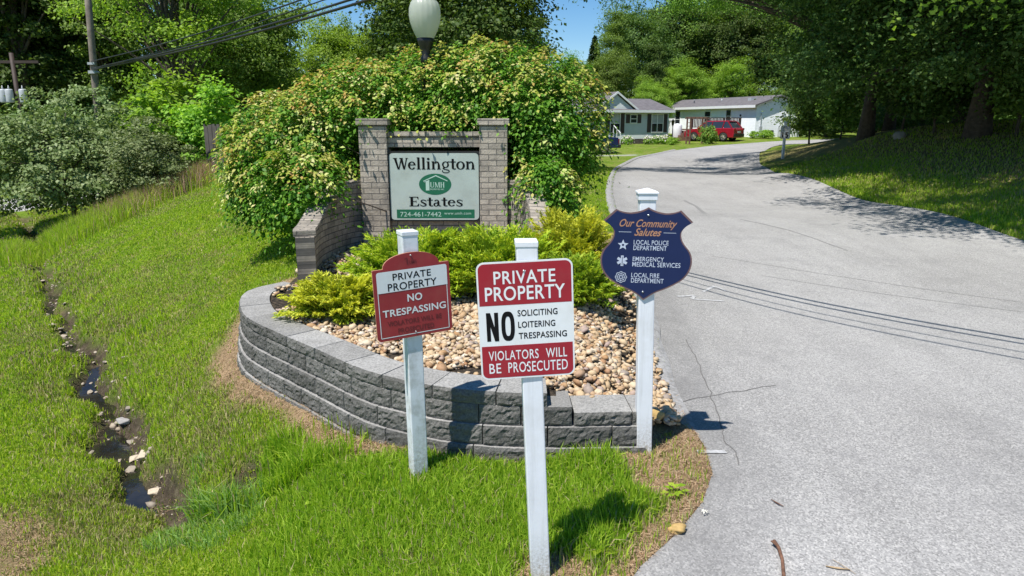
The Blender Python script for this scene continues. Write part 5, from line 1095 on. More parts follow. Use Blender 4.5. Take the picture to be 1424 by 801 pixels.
gx0, gw = 3.55, 1.75; gh = 1.36
mb = MB(); mb.prism([(gx0 - gw, EV - .02), (gx0 + gw, EV - .02), (gx0, EV + gh - .12)], -.06, 2.6); mb.build('gable', M['siding_grey'], h1)
mb = MB(); k = .18
mb.prism([(gx0 - gw - .3, EV - .10), (gx0, EV + gh), (gx0 + gw + .3, EV - .10), (gx0 + gw + .3, EV + .02), (gx0, EV + gh + .13), (gx0 - gw - .3, EV + .02)], -.16, 3.4); mb.build('gable_roof', M['roof'], h1)
mb = MB(); mb.prism([(gx0 - gw - .34, EV - .14), (gx0, EV + gh - .02), (gx0 + gw + .34, EV - .14), (gx0 + gw + .34, EV + .04), (gx0, EV + gh + .15), (gx0 - gw - .34, EV + .04)], -.215, -.165); mb.build('gable_trim', M['trim_white'], h1)
def hx(px):   # where a picture column meets the long wall
    r0 = ray(px, 180); k_ = r0[0] / r0[1]; d = dH.normalized(); s = (A0.x - k_ * A0.y) / (k_ * d.y - d.x); return s
window_part(h1, hx(855), .95, .85, 1.5, 0); window_part(h1, hx(880.5), 1.75, .55, .62, 0); window_part(h1, hx(913.5), 1.0, 1.05, 1.4, 0, True, True)
mb = MB(); xs = hx(845)
for i in range(4): mb.box((xs - .7, -.35 - .28 * i, -.2), (xs + .5, -.07 - .28 * i, .62 - .18 * i))
mb.build('step', M['fence_wood'], h1)
mb = MB()
for s in (-.68, .48): mb.bar((xs + s, -.1, 1.55), (xs + s, -1.3, .95), .05, .05); mb.bar((xs + s, -.1, .6), (xs + s, -.1, 1.55), .05, .05); mb.bar((xs + s, -1.3, 0), (xs + s, -1.3, .95), .05, .05); mb.bar((xs + s, -.7, .3), (xs + s, -.7, 1.25), .04, .04)
mb.build('handrail', M['trim_white'], h1)
# white house: end wall to the road bend, long wall runs back to the left
C0 = Vector((21.4, 63, .85)); ang = math.atan2(4.4, -15) - math.pi; ang = math.atan2(15, -4.4)
h2 = empty('mobile_home', C0, math.atan2(4.4, 15), 'long white mobile home with weathered grey roof behind the red car', 'house')
W3, L3, EV = 4.6, 16.5, 2.75
mb = MB(); mb.box((0, 0, -.3), (W3, L3, EV)); mb.prism([(.0, EV), (W3, EV), (W3 / 2, EV + .72)], .0, .14); mb.build('wall', M['siding_white'], h2)
mb = MB(); mb.prism([(-.35, EV - .08), (W3 / 2, EV + .78), (W3 + .35, EV - .08), (W3 + .35, EV + .04), (W3 / 2, EV + .90), (-.35, EV + .04)], -.3, L3 + .3); roof2 = mb.build('roof', M['roof'], h2)
mb = MB(); mb.box((-.38, -.3, EV - .20), (-.352, L3 + .3, EV + .03)); mb.build('fascia', M['trim_white'], h2)
mb = MB(); mb.lathe([(.0, 0), (.06, 0), (.06, .35), (.10, .36), (.10, .42), (0, .42)], (.9, 12, EV + .35), 10); mb.lathe([(.0, 0), (.06, 0), (.06, .3), (0, .3)], (1.2, 7.4, EV + .45), 10); mb.box((.9, 2.2, EV + .30), (1.5, 2.7, EV + .72)); mb.build('roof_vent', M['steel_grey'], roof2)
sw = empty('long_side', (0, 0, 0), R(-90)); sw.parent = h2   # the long wall's own frame: x runs back along it
def side_win(y, z, w_, h_): 
    fr = MB(); t_ = .06
    for a in ((y - w_ / 2 - t_, z - t_, y + w_ / 2 + t_, z), (y - w_ / 2 - t_, z + h_, y + w_ / 2 + t_, z + h_ + t_), (y - w_ / 2 - t_, z, y - w_ / 2, z + h_), (y + w_ / 2, z, y + w_ / 2 + t_, z + h_), (y - w_ / 2, z + h_ / 2 - .02, y + w_ / 2, z + h_ / 2 + .02)): fr.box((-.05, a[0], a[1]), (-.002, a[2], a[3]))
    f = fr.build('window', M['trim_white'], h2); g = MB(); g.box((-.02, y - w_ / 2, z), (-.004, y + w_ / 2, z + h_)); g.build('pane', M['glass'], f)
bpy.data.objects.remove(sw)
for a in ((4.2, 1.3, .75, 1.1), (7.8, 1.35, 1.0, .95), (13.6, .7, 1.0, 1.7), (10.6, .3, .1, .1)): side_win(*a)
mb = MB(); mb.lathe([(0, -.06), (.10, -.06), (.10, 0), (0, 0)], (0, 2.3, 1.9), 12, axis='X'); mb.build('vent_cap', M['black_plastic'], h2)
mb = MB(); mb.box((1.0, -.04, -.05), (1.9, -.003, .62)); mb.build('crawl_door', M['black_plastic'], h2)
mb = MB(); mb.box((.35, -.16, .15), (.62, -.01, .95)); mb.lathe([(.03, 0), (.03, 1.2)], (.48, -.06, .9), 8); mb.build('meter_box', M['steel_grey'], h2)
# cooling unit and the white oil tank
def cool(x, y, z):
    e = empty('heat_pump', (x, y, z), math.atan2(4.4, 15), 'boxy grey cooling unit at the end wall of the white house', 'heat pump')
    mb = MB(); mb.box((0, 0, .06), (.75, .75, .85)); mb.build('casing', M['steel_grey'], e, bevel=.03)
    mb = MB()
    for i in range(8): mb.box((.05, -.012, .14 + .08 * i), (.70, -.002, .18 + .08 * i))
    mb.build('grille', M['black_plastic'], e)
cool(23.7, 62.5, .83)
e = empty('oil_tank', (14.7, 63.6, .5), .2, 'white upright tank between the two houses', 'tank'); mb = MB(); mb.lathe([(0, .2), (.36, .2), (.40, .3), (.40, 1.35), (.32, 1.5), (0, 1.55)], n=20); mb.build('tank', M['trim_white'], e); mb = MB()
for sx in (-1, 1):
    for sy in (-1, 1): mb.box((sx * .2 - .04, sy * .2 - .04, -.1), (sx * .2 + .04, sy * .2 + .04, .24))
mb.build('stand', M['black_metal'], e)
# deck in front of the white house
D0 = Vector((15.7, 62.6, .5)); dk = empty('wooden_deck', D0, R(8), 'raised brown wooden deck with dark railing in front of the white house', 'deck')
mb = MB(); mb.box((0, 0, .95), (4.6, 2.6, 1.07)); mb.build('floor_boards', M['deck_wood'], dk)
for x in (.05, 1.5, 3.0, 4.5): mb = MB(); mb.box((x - .06, -.0, -.3), (x + .06, .12, 2.0)); mb.build('post', M['dark_wood'], dk)
mb = MB(); mb.box((0, .02, 1.98), (4.6, .12, 2.06)); mb.box((0, .03, 1.2), (4.6, .10, 1.26))
for i in range(34): mb.box((.1 + i * .132, .04, 1.26), (.175 + i * .132, .08, 1.98))
mb.build('railing', M['dark_wood'], dk)
mb = MB()
for i in range(17): mb.bar((i * .27, -.012, .0), (min(4.6, i * .27 + .9), -.012, .9), .03, .03); mb.bar((i * .27, -.03, .9), (min(4.6, i * .27 + .9), -.03, .0), .03, .03)
mb.build('lattice', M['deck_wood'], dk)
mb = MB()
for i in range(5): mb.box((-1.5 + .3 * i, .3, .0), (-1.2 + .3 * i, 1.5, .16 + .19 * i))
mb.build('step', M['deck_wood'], dk)
tr = empty('garden_arch', (14.35, 57.6, .42), R(10), 'brown wooden garden arch with two lattice sides in front of the red car', 'arch')
for x in (0, 1.35):
    mb = MB(); mb.box((x - .05, -.05, -.2), (x + .05, .05, 2.0)); mb.box((x - .05, .6, -.2), (x + .05, .7, 2.0)); mb.build('post', M['deck_wood'], tr)
    mb = MB()
    for i in range(6): mb.box((x - .02, .05, .3 + i * .28), (x + .02, .6, .34 + i * .28))
    mb.build('lattice', M['deck_wood'], tr)
mb = MB(); mb.box((-.2, -.06, 2.003), (1.55, .0, 2.11)); mb.box((-.2, .62, 2.003), (1.55, .68, 2.11))
for i in range(5): mb.box((-.05 + i * .34, -.15, 2.113), (0 + i * .34, .8, 2.17))
mb.build('top_rail', M['deck_wood'], tr)
# yard lamp, flower clumps
e = empty('yard_lamp', (13.0, 57.9, .4), 0, 'small black lantern on a post at the corner of the grey house', 'lamp'); mb = MB(); mb.lathe([(0, -.1), (.05, -.1), (.04, 1.5), (0, 1.5)], n=10); mb.build('post', M['black_metal'], e); mb = MB(); mb.lathe([(0, 1.5), (.08, 1.5), (.14, 1.85), (.16, 1.86), (.04, 2.0), (0, 2.02)], n=8); mb.build('lantern', M['black_metal'], e)
Qf, cf = crown([(0, 0, .32, .5, .4, .3)], 45, 22, .10, .10, inner=.5); mf = (rng.uniform(size=len(Qf)) < np.where(Qf[:, 0, 2] > .4, .55, .1)).astype(int)
proto = None
for i, (px, Y, s, lb) in enumerate(((873, 57.6, 1.0, 'pink and white flower clump below the small window of the grey house'), (901, 58.6, .9, 'pale flower clump left of the grey house wide window'), (912, 59, 1.0, 'pale flower clump under the grey house wide window'), (924, 58.8, 1.05, 'pale flower clump at the corner of the grey house'))):
    x = ray(px, 190)[0] / ray(px, 190)[1] * Y; e = empty('flower_clump', (x, Y, hz(x, Y) - .02), i * 1.3, lb, 'flowers', 'flower clumps along the grey house')
    o = quad_obj('foliage', Qf, [M['leaf_light'], M['flower']], mf, e) if proto is None else link_copy(proto, e); proto = proto or o; e.scale = (s, s, s * 1.2)
Qg, cg = crown([(0, 0, .35, .6, .6, .35)], 40, 30, .12, .11, inner=.5); proto = None
for i, (px, Y, s, lf, lb) in enumerate(((936, 57, .9, 'leaf_light', 'small yellow green shrub beside the yard lamp'), (1050, 62.2, .9, 'leaf_light', 'small round yellow green shrub at the end wall, left one'), (1066, 62, 1.05, 'leaf_light', 'small round yellow green shrub at the end wall, right one'), (985, 57, 1.3, 'leaf_mid', 'leafy dark shrub in front of the red car'))):
    x = ray(px, 190)[0] / ray(px, 190)[1] * Y; e = empty('low_shrub', (x, Y, hz(x, Y)), i, lb, 'shrub')
    o = quad_obj('foliage', Qg, M['leaf_mid'], None, e) if proto is None else link_copy(proto, e); proto = proto or o; o.material_slots[0].link = 'OBJECT'; o.material_slots[0].material = M[lf]; e.scale = (s, s, s * (1.6 if px == 985 else 1))

# ------------------------------------------------------------------ vehicles
def wheel(parent, x, y, r, side):
    mb = MB(); mb.lathe([(r * .62, -.11), (r * .92, -.11), (r, -.07), (r, .07), (r * .92, .11), (r * .62, .11)], (x, y, r), 28, axis='Y'); wh = mb.build('wheel', M['rubber'], parent)
    mb = MB(); yo = y + side * .085; mb.lathe([(r * .64, 0), (r * .58, side * .015), (r * .5, -side * .03), (r * .16, -side * .01), (r * .12, side * .015), (0, side * .018)], (x, yo, r), 28, axis='Y')
    for i in range(5): a = R(72 * i); mb.bar((x + .1 * r * math.cos(a), yo, r + .1 * r * math.sin(a)), (x + .6 * r * math.cos(a), yo, r + .6 * r * math.sin(a)), .07, .03)
    mb.build('rim', M['rim'], wh)
def arch_profile(L0, L1, zb, wheels, r, top):
    """lower outline with round wheel openings, then the top outline given"""
    pts = [(L0, zb)]
    for wx in wheels:
        for i in range(9): t = math.pi - math.pi * i / 8; pts.append((wx + r * math.cos(t), max(zb, .34 + r * math.sin(t) - .02)))
    return pts + [(L1, zb)] + top
def car_shell(parent, prof, hw, mt, name='body', bev=.05):
    mb = MB(); mb.prism(prof, -hw, hw); return mb.build(name, mt, parent, bevel=bev, seg=3)
# red suv: x forward, rear towards the camera's right
suv = empty('parked_car', (17.3, 61.3, hz(17.3, 61.3)), math.atan2(.69, -.72), 'red estate style suv parked in front of the white house deck', 'car')
prof = arch_profile(-2.25, 2.30, .30, (-1.35, 1.38), .41, [(2.34, .62), (2.22, .86), (1.25, 1.02), (.95, 1.05), (-2.18, 1.10), (-2.30, .95), (-2.31, .6)])
body = car_shell(suv, prof, .92, M['car_red'])
mb = MB(); gl = [(1.10, 1.0), (.30, 1.60), (-1.6, 1.62), (-2.16, 1.04)]
vs = []
for x, z in gl:
    ins = 0 if z < 1.2 else .15
    vs += [(x, -.90 + ins, z), (x, .90 - ins, z)]
mb.add(vs, [(0, 1, 3, 2), (2, 3, 5, 4), (4, 5, 7, 6), (0, 2, 4, 6), (1, 7, 5, 3), (0, 6, 7, 1)]); mb.build('cabin', M['glass'], suv, bevel=.03)
mb = MB(); mb.add([(.36, -.76, 1.595), (.36, .76, 1.595), (-1.72, .76, 1.625), (-1.72, -.76, 1.625), (.25, -.70, 1.665), (.25, .70, 1.665), (-1.65, .70, 1.685), (-1.65, -.70, 1.685)], [(0, 1, 2, 3), (4, 5, 6, 7), (0, 1, 5, 4), (1, 2, 6, 5), (2, 3, 7, 6), (3, 0, 4, 7)]); mb.build('roof', M['car_red'], suv, bevel=.02)
for s in (-1, 1):
    for (xa, za), (xb, zb_) in (((1.06, 1.04), (.32, 1.60)), ((-.25, 1.06), (-.3, 1.62)), ((-1.25, 1.08), (-1.35, 1.62)), ((-2.1, 1.09), (-1.66, 1.62))): mb = MB(); mb.bar((xa, s * .905, za), (xb, s * .765, zb_), .04, .09); mb.build('window_pillar', M['car_red'], suv)
    mb = MB(); mb.box((-2.335, s * .78 - .13, .92), (-2.27, s * .78 + .13, 1.08)); mb.build('tail_light', M['tail_red'], suv, bevel=.02)
    mb = MB(); mb.box((.82, s * 1.0 - .09, 1.02), (.96, s * 1.0 + .09, 1.16)); mb.build('side_mirror', M['car_red'], suv, bevel=.03)
    for wx in (-1.35, 1.38): wheel(suv, wx, s * .80, .36, s)
    mb = MB()
    for x in (-.62, .42): mb.box((x - .09, s * .925 - .012, .93), (x + .09, s * .925 + .012, .965))
    mb.build('door_handle', M['car_red'], suv)
mb = MB(); mb.box((-2.36, -.9, .36), (-2.30, .9, .62)); mb.build('bumper', M['black_plastic'], suv, bevel=.02)
mb = MB(); mb.box((-2.335, -.26, .70), (-2.318, .26, .84)); mb.build('number_plate', M['sign_white'], suv)
mb = MB()
for s in (-1, 1): mb.tube([(.2, s * .66, 1.67), (.1, s * .66, 1.73), (-1.4, s * .66, 1.75), (-1.55, s * .66, 1.68)], .018, 6)
mb.build('roof_rack', M['black_plastic'], suv)
# blue pickup, mostly behind the shrub
pk = empty('pickup_truck', (4.75, 49.2, hz(4.75, 49.2)), R(188), 'dark blue pickup truck with its bed end showing past the big shrub', 'truck')
prof = arch_profile(-2.45, 2.6, .42, (-1.45, 1.65), .42, [(2.62, .7), (2.5, 1.02), (1.15, 1.10), (1.1, 1.12), (-2.42, 1.12), (-2.45, .9)])
car_shell(pk, prof, .88, M['car_blue'])
mb = MB(); vs = []
for x, z in ((1.35, 1.08), (.72, 1.62), (-.30, 1.64), (-.42, 1.10)):
    ins = 0 if z < 1.2 else .14; vs += [(x, -.85 + ins, z), (x, .85 - ins, z)]
mb.add(vs, [(0, 1, 3, 2), (2, 3, 5, 4), (4, 5, 7, 6), (0, 2, 4, 6), (1, 7, 5, 3), (0, 6, 7, 1)]); mb.build('cabin', M['glass'], pk, bevel=.03)
mb = MB(); mb.box((-.34, -.70, 1.63), (.76, .70, 1.70)); mb.build('roof', M['car_blue'], pk, bevel=.03)
mb = MB(); mb.box((-2.62, -.88, .42), (-2.47, .88, .66)); mb.build('bumper', M['black_plastic'], pk, bevel=.03)
for s in (-1, 1):
    for wx in (-1.45, 1.65): wheel(pk, wx, s * .76, .36, s)
    mb = MB(); mb.box((-2.475, s * .80 - .07, .72), (-2.44, s * .80 + .07, 1.02)); mb.build('tail_light', M['tail_red'], pk, bevel=.01)

# ------------------------------------------------------------------ speed limit sign
ss = empty('speed_limit_sign', (13.75, 36, hz(13.75, 36)), 0, 'white speed limit 15 sign on a white post at the road bend', 'sign')
mb = MB(); mb.box((-.06, -.06, -.2), (.06, .06, 1.85)); mb.build('post', M['white_vinyl'], ss, bevel=.01)
mb = MB(); mb.prism(rrect(-.24, .24, 1.0, 1.62, .04), -.075, -.065); pn = mb.build('sign_panel', M['sign_white'], ss)
mb = MB(); ring_strip(mb, rrect(-.225, .225, 1.015, 1.605, .035), .014, -.0765); put_text(mb, 'SPEED', -.15, .15, 1.48, 1.56, -.0765, .0); put_text(mb, 'LIMIT', -.13, .13, 1.37, 1.45, -.0765, .0); put_text(mb, '15', -.16, .16, 1.05, 1.32, -.0765, .03); mb.build_lines('black_lettering', M['sign_black'], pn)
# boulder under the trees
def slab(name, loc, s, mt, label, cat, seed, group=None):
    g = np.random.default_rng(seed); p_ = unit(g.normal(size=(16, 3))) * g.uniform(.75, 1.05, (16, 1)); p_[:, 2] = np.clip(p_[:, 2] * 1.5, -.8, .8) + g.normal(0, .06, 16)
    bm = bmesh.new(); vs_ = [bm.verts.new(tuple(q_ * np.array(s))) for q_ in p_]; r1 = bmesh.ops.convex_hull(bm, input=vs_); bmesh.ops.delete(bm, geom=[v_ for v_ in r1['geom_interior'] if isinstance(v_, bmesh.types.BMVert)], context='VERTS')
    bmesh.ops.bevel(bm, geom=list(bm.edges), offset=min(s) * .12, segments=1, affect='EDGES'); me = bpy.data.meshes.new(name); bm.to_mesh(me); bm.free(); me.materials.append(mt)
    o = bpy.data.objects.new(name, me); COL.objects.link(o); o.location = loc; return tag(o, label, cat, group)
def rock(name, loc, s, mt, label, cat, seed, group=None, sub=3):
    v, f = ico(sub); g = np.random.default_rng(seed); lum = np.ones(len(v))
    for k in range(5): lum += .13 / (1 + k * .3) * np.sin(v @ g.normal(0, 1.6 + k, 3) + g.uniform(0, 6))
    v = v * lum[:, None] * np.array(s); o = np_mesh(name, v, np.full(len(f), 3), mt, flat_idx=f.ravel(), smooth=True); o.location = loc; return tag(o, label, cat, group)
p = at_z(1249, 196, 1.62); x, y = 15.35, 28.3
rock('boulder', (x, y, hz(x, y) + .08), (.22, .19, .19), M['boulder'], 'pale round boulder under the trees on the bank', 'boulder', 5)

# ------------------------------------------------------------------ stones, sticks and scraps
p = at_z(941, 742, .03); rock('loose_stone', (p.x, p.y, float(base(np.array([p.x]), np.array([p.y]))[0]) + .022), (.047, .036, .030), M['gold_stone'], 'single golden stone lying on the asphalt edge', 'stone', 9)
p = at_z(909, 591, .1); rock('loose_stone', (1.03, 4.72, hz(1.03, 4.72) + .03), (.065, .045, .04), M['gold_stone'], 'yellow stone in the dead grass just behind the shield post', 'stone', 11)
cs = []
g = np.random.default_rng(21)
for i in range(90):
    k = g.integers(30, 86); t = CREEK[k]; sd = g.normal(0, .19); x, y = t[0] + sd * .8, t[1] + sd * .6; s = g.uniform(.03, .10) * (1.25 if k < 60 else 1)
    wzv = wz[min(k, len(wz) - 1)]; z = max(hz(x, y), wzv) + s * .10
    o = slab('creek_stone', (x, y, z), (s * .85, s * g.uniform(.45, .75), s * g.uniform(.2, .4)), M['creek_stone'], 'one of the small flat brown stones scattered along the wet ditch bed', 'stone', 100 + i, 'stones in the ditch'); o.rotation_euler = (g.normal(0, .15), g.normal(0, .15), g.uniform(0, 6))
k_ = rng.integers(20, 89, 900); t_ = CREEK[k_]; px_, py_2 = t_[:, 0] + rng.normal(0, .22, 900), t_[:, 1] + rng.normal(0, .22, 900); ok_ = dcreek_at(px_, py_2) < .34; px_, py_2, k_ = px_[ok_], py_2[ok_], k_[ok_]
pz_ = height(px_, py_2); pb = stones(np.c_[px_, py_2, pz_ + .008], np.clip(rng.lognormal(math.log(.022), .5, len(px_)), .008, .06), 'pebbles', M['creek_stone'], flat=(.3, .6)); tag(pb, 'small brown pebbles strewn along the ditch bed', 'pebbles', kind='stuff')
for (px, py, s, lb) in ((200, 642, (.11, .075, .03), 'pale flat slab in the ditch, beside the widest water'), (217, 690, (.11, .065, .04), 'tan wedge of stone at the near end of the ditch water'), (172, 590, (.15, .09, .035), 'large dark flat stone across the middle of the ditch water'), (186, 633, (.08, .055, .025), 'cream stone touching the pale flat slab in the ditch')):
    p = at_z(px, py, -1.0); z = max(hz(p.x, p.y), wz[int(np.argmin((CREEK[:, 0] - p.x) ** 2 + (CREEK[:, 1] - p.y) ** 2))]) + .03
    o = slab('creek_stone', (p.x, p.y, z - .012), s, M['pale_slab'] if 'dark' not in lb else M['boulder'], lb, 'stone', px); o.rotation_euler = (.1, .1, px)
def stick(name, pts, rad, label, mt='twig'):
    mb = MB(); mb.tube(pts, rad, 6); return tag(mb.build(name, M[mt]), label, 'stick')
rzb = lambda x, y: float(base(np.array([x]), np.array([y]))[0]) + .004
def rp(px, py, h=.012): p = at_z(px, py, .02); z = rzb(p.x, p.y); p = at_z(px, py, z + h); return p
mb = MB(); mb.tube([rp(1076, 752, .02), rp(1083, 762, .014), rp(1088, 778, .014), rp(1090, 801, .014), rp(1091, 815, .014)], [.011, .010, .009, .010, .008], 7); mb.tube([rp(1083, 762, .014), rp(1075, 754, .025), rp(1072, 752, .03)], [.006, .005, .004], 5); tag(mb.build('fallen_stick', M['twig']), 'forked brown stick lying on the asphalt at the bottom edge', 'stick')
mb = MB(); mb.tube([rp(1148, 787, .006), rp(1165, 790, .008), rp(1182, 792, .006)], [.003, .006, .003], 5); mb.tube([rp(1158, 778, .006), rp(1175, 788, .012), rp(1190, 798, .006)], [.0015, .002, .001], 5); tag(mb.build('fallen_stick', M['dead']), 'small pale broken twig near the bottom edge of the road', 'stick')
mb = MB(); mb.tube([rp(1072, 694, .006), rp(1082, 700, .01), rp(1090, 704, .006)], [.002, .005, .002], 5); tag(mb.build('fallen_stick', M['twig']), 'tiny brown twig on the road above the forked stick', 'stick')
mb = MB(); c0 = rp(980, 712, .01)
for a in range(0, 360, 60):
    d = Vector((math.cos(R(a)), math.sin(R(a)), 0)); n_ = Vector((-d.y, d.x, 0)); L_ = .022 + .008 * (a % 120 == 0); mb.add([c0 + d * .004, c0 + d * L_ * .5 + n_ * .006 + Vector((0, 0, .008)), c0 + d * L_ + Vector((0, 0, .002)), c0 + d * L_ * .5 - n_ * .006 + Vector((0, 0, .010))], [(0, 1, 2, 3)])
tag(mb.build('fallen_leaf', M['white_leaf']), 'curled white leaf on the asphalt by the worn turf', 'leaf')
# broad leaved weeds
for i, (px, py, z, s, lb) in enumerate(((282, 690, -.55, .11, 'big pale leaved weed on the ditch bank'), (442, 710, -.2, .055, 'small leafy weed left of the middle post'), (486, 688, -.1, .05, 'small leafy weed in the lush grass below the red arched sign'), (826, 768, .04, .07, 'low green weed in the worn turf by the middle post'), (937, 690, .06, .05, 'low bushy weed at the worn road corner'), (800, 640, .05, .05, 'leafy weed in the lush grass in front of the step stones'), (982, 489, .12, .0, ''))):
    if not lb: continue
    p = at_z(px, py, z); zz = hz(p.x, p.y); Qw = []
    nl = 9; a = np.arange(nl) * 2.4; el = rng.uniform(.4, 1.2, nl); d = np.stack([np.cos(a) * np.cos(el), np.sin(a) * np.cos(el), np.sin(el)], 1); cen = d * s * rng.uniform(.8, 1.6, (nl, 1)); nn = np.cross(np.cross(d, [0, 0, 1.0]), d); Q = leaf_quads(cen, nn * .4 + np.array([0, 0, .8]), s * 1.2, s * .8, d)
    e = empty('weed', (p.x, p.y, zz), 0, lb, 'weed'); quad_obj('leaf', Q, M['lush'], None, e); mb = MB()
    for c_ in cen: mb.tube([(0, 0, -.02), tuple(c_ * .5 + np.array([0, 0, .01])), tuple(c_)], [.003, .0025, .0015], 4, cap=False)
    mb.build('stem', M['lush'], e)

# ------------------------------------------------------------------ grass
def scatter(n, a0, a1, r0, r1):
    a = rng.uniform(R(a0), R(a1), n); r = np.exp(rng.uniform(math.log(r0), math.log(r1), n)); return np.sin(a) * r, np.cos(a) * r
def blades(name, x, y, z, h, wd_, mi, mats, lean=.45, seedhead=False):
    n = len(x); a = rng.uniform(0, 6.283, n); ld = rng.uniform(0, 6.283, n); lm = np.abs(rng.normal(0, lean, n)) * h
    bx_ = np.cos(a) * wd_ * .5; by__ = np.sin(a) * wd_ * .5; lx, ly = np.cos(ld) * lm, np.sin(ld) * lm
    V = np.empty((n, 5, 3)); V[:, 0] = np.stack([x - bx_, y - by__, z - .012], 1); V[:, 1] = np.stack([x + bx_, y + by__, z - .012], 1)
    V[:, 2] = np.stack([x + bx_ * .8 + lx * .35, y + by__ * .8 + ly * .35, z + h * .6], 1); V[:, 3] = np.stack([x - bx_ * .8 + lx * .35, y - by__ * .8 + ly * .35, z + h * .6], 1)
    V[:, 4] = np.stack([x + lx, y + ly, z + h * np.clip(1 - .35 * (lm / h) ** 2, .45, 1)], 1)
    i5 = np.arange(n)[:, None] * 5; f = np.concatenate([i5 + np.array([0, 1, 2, 3]), i5 + np.array([3, 2, 4])], 1); sizes = np.tile([4, 3], n)
    return np_mesh(name, V.reshape(-1, 3), sizes, mats, flat_idx=f.ravel(), mi=np.repeat(mi, 2))
x, y = scatter(1500000, -50, 50, 2.5, 34)
keep = ~inpoly(x, y, ROADPOLY); x, y = x[keep], y[keep]; keep = ~inpoly(x, y, BEDPOLY); x, y = x[keep], y[keep]
dcr = np.full(x.shape, 9.); s_ = (x < -1); dcr[s_] = dcreek_at(x[s_], y[s_]); dwl = np.full(x.shape, 9.); s_ = (np.abs(x + 1) < 3) & (y < 9); dwl[s_] = dpath(x[s_], y[s_], WALL)
drd = np.full(x.shape, 9.); s_ = (np.abs(x - 5) < 9) & (y < 30); drd[s_] = np.minimum(dpath(x[s_], y[s_], RLs[:200:2]), dpath(x[s_], y[s_], RRs[:200:2]))
so_, dr_, gr_, mu_ = zones(x, y, dcr, dwl, drd, np.zeros(len(x), bool)); dr_ = np.maximum(dr_, mu_)
patch = wobf(x, y, 1.3) * .5 + wobf(x + 3, y, 3.7) * .35 + rng.normal(0, .22, len(x))
u = rng.uniform(size=len(x)); keep = (u > so_ * .93) & (u > dr_ * .93) & (u > gr_ * 1.0) & (u > .65 * sstep(.35, .95, patch))
keep &= ~((x > -2.3) & (x < .3) & (y > 9.15) & (y < 9.6)); 
x, y, so_, dr_, dcr, dwl, drd, patch = (q_[keep] for q_ in (x, y, so_, dr_, dcr, dwl, drd, patch)); z = height(x, y)
dist = np.hypot(x, y); uu = rng.uniform(size=len(x))
island = (y < 4.6 + .0 * x) & (x > -1.9) & (dwl < 3); isl = sstep(-2.0, -1.2, x) * sstep(4.75, 4.3, y)
slope = sstep(-2.4, -3.0, x + .0 * y) * 0
bank = np.exp(-((dcr - .55) / .38) ** 2)
hgt = .022 + .085 * isl * (.7 + .5 * sstep(.0, .6, -patch)) + .035 * bank + .03 * sstep(.2, .8, -patch)
tall_clump = (np.hypot((x + 1.70) / .75, (y - 4.80) / .30) < 1) & (patch < .12); hgt = np.where(tall_clump, .20, hgt)
hgt = np.where((x > 8) & (y > 10), .06, hgt)
hgt = hgt * rng.uniform(.55, 1.35, len(x)) * (1 - .4 * dr_) + .0012 * dist
wd_ = (.0034 + .0008 * dist) * rng.uniform(.7, 1.3, len(x)) * (1 + .4 * (hgt > .1))
mi = np.where(uu < .60, 0, 1); mi = np.where(isl + (drd < .5) * .4 > uu * 1.2, 1, mi)
big = wobf(x * 1.0, y, .75) * .6 + wobf(x, y + 4, 1.9) * .4
slp = np.exp(-((dcr - 1.0) / 1.1) ** 2)
mi = np.where((patch + .6 * big + .30 * slp > .35) & (uu < .5) & (isl < .6), 3, mi); mi = np.where((rng.uniform(size=len(x)) < .05 + .22 * bank + .35 * dr_ + .10 * sstep(.3, .9, patch) + .07 * sstep(.1, .7, big) * (1 - isl) + .05 * slp * sstep(.0, .5, patch + big)), 2, mi)
bl = (np.hypot((x + 2.42) / .30, (y - 4.62) / .22) + .3 * patch < 1) | (np.hypot((x + 2.02) / .24, (y - 4.42) / .2) + .3 * patch < 1) | (np.hypot((x + 2.75) / .16, (y - 5.35) / .2) < 1); mi = np.where(tall_clump & (uu < .8), 1, mi); mi = np.where(bl & (uu < .5), 4, mi); hgt = np.where(bl, hgt * 1.15 + .02, hgt)
shd = (x > 10.5) & (y > 12); mi = np.where(shd & (uu < .30), 3, mi)
print('blades', len(x))
gr = blades('grass', x, y, z, hgt, wd_, mi, [M['blade'], M['lush'], M['dry_blade'], M['olive_blade'], M['blue_blade']])
tag(gr, 'bright green lawn grass over banks and slopes', 'grass', kind='stuff')
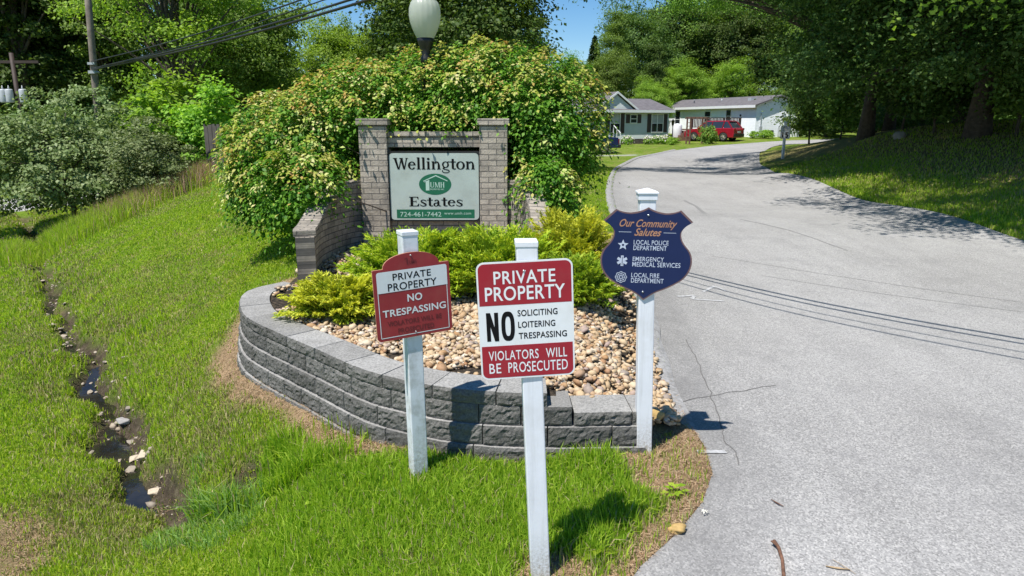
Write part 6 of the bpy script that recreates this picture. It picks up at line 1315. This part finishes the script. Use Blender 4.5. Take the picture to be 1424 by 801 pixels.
# dead straw lying about the wall foot, the worn corner and the ditch
x, y = scatter(420000, -42, 28, 2.6, 9.5); keep = ~inpoly(x, y, BEDPOLY) & ~inpoly(x, y, ROADPOLY); x, y = x[keep], y[keep]
dcr, dwl, drd = dcreek_at(x, y), dpath(x, y, WALL), dpath(x, y, RLs[:90]); so_, dr_, gr_, mu_ = zones(x, y, dcr, dwl, drd, np.zeros(len(x), bool))
keep = rng.uniform(size=len(x)) < np.clip(dr_ * .8 + .10 * so_ + .06 * np.exp(-((dcr - .5) / .4) ** 2), 0, 1); x, y = x[keep], y[keep]; z = height(x, y) + rng.uniform(.0, .02, len(x))
n = len(x); a = rng.uniform(0, 6.283, n); L = rng.uniform(.02, .075, n); al = np.stack([np.cos(a), np.sin(a), rng.normal(0, .25, n)], 1)
st_o = quad_obj('straw', leaf_quads(np.stack([x, y, z], 1), np.array([0, 0, 1.0]) + rng.normal(0, .4, (n, 3)), L, .0030, al), M['straw']); tag(st_o, 'dead straw and clippings along the wall foot and worn turf', 'straw', kind='stuff'); print('straw', n)
# unmown tall grass with pink seed heads along the ditch's far bank
ln = smooth_path([(-12.6, 17.6), (-11.9, 18.9), (-11.2, 20.2), (-10.4, 21.2), (-9.4, 22.2), (-8.6, 22.8)], 80)
n = 42000; k = rng.integers(0, 80, n); x = ln[k, 0] + rng.normal(0, .55, n); y = ln[k, 1] + rng.normal(0, .55, n); z = height(x, y); h = (.55 + .45 * k / 80) * rng.uniform(.3, .95, n) * (1 - .25 * rng.uniform(size=n)); mi = rng.choice(4, n, p=[.52, .34, .04, .10])
tg = blades('tall_grass', x, y, z, h, rng.uniform(.007, .016, n), np.where((k > 30) & (rng.uniform(size=n) < .6) & (h > .42), 2, mi), [M['blade'], M['lush'], M['seed'], M['olive_blade']], .4); tag(tg, 'tall unmown grass with pinkish seed heads above the ditch', 'tall grass', kind='stuff')
# pale gravel chips where the drive meets the lawn
# clover and small broad leaves low in the lawn
x, y = scatter(150000, -48, 20, 2.6, 16); keep = ~inpoly(x, y, BEDPOLY) & ~inpoly(x, y, ROADPOLY) & (wobf(x, y, 1.9) + .5 * wobf(x, y, 5.1) > .55); x, y = x[keep], y[keep]
dcr = dcreek_at(x, y); keep = (dcr > .4) & (dpath(x, y, WALL) > .3) & (dpath(x, y, RLs[:120]) > .3); x, y = x[keep], y[keep]; n = len(x); z = height(x, y) + rng.uniform(.015, .05, n); L = rng.uniform(.010, .020, n) * (1 + .06 * np.hypot(x, y))
cl = quad_obj('clover', leaf_quads(np.stack([x, y, z], 1), np.array([0, 0, 1.0]) + rng.normal(0, .35, (n, 3)), L, L * .85), M['lush']); tag(cl, 'clover and small broad leaves low in the lawn', 'clover', kind='stuff')
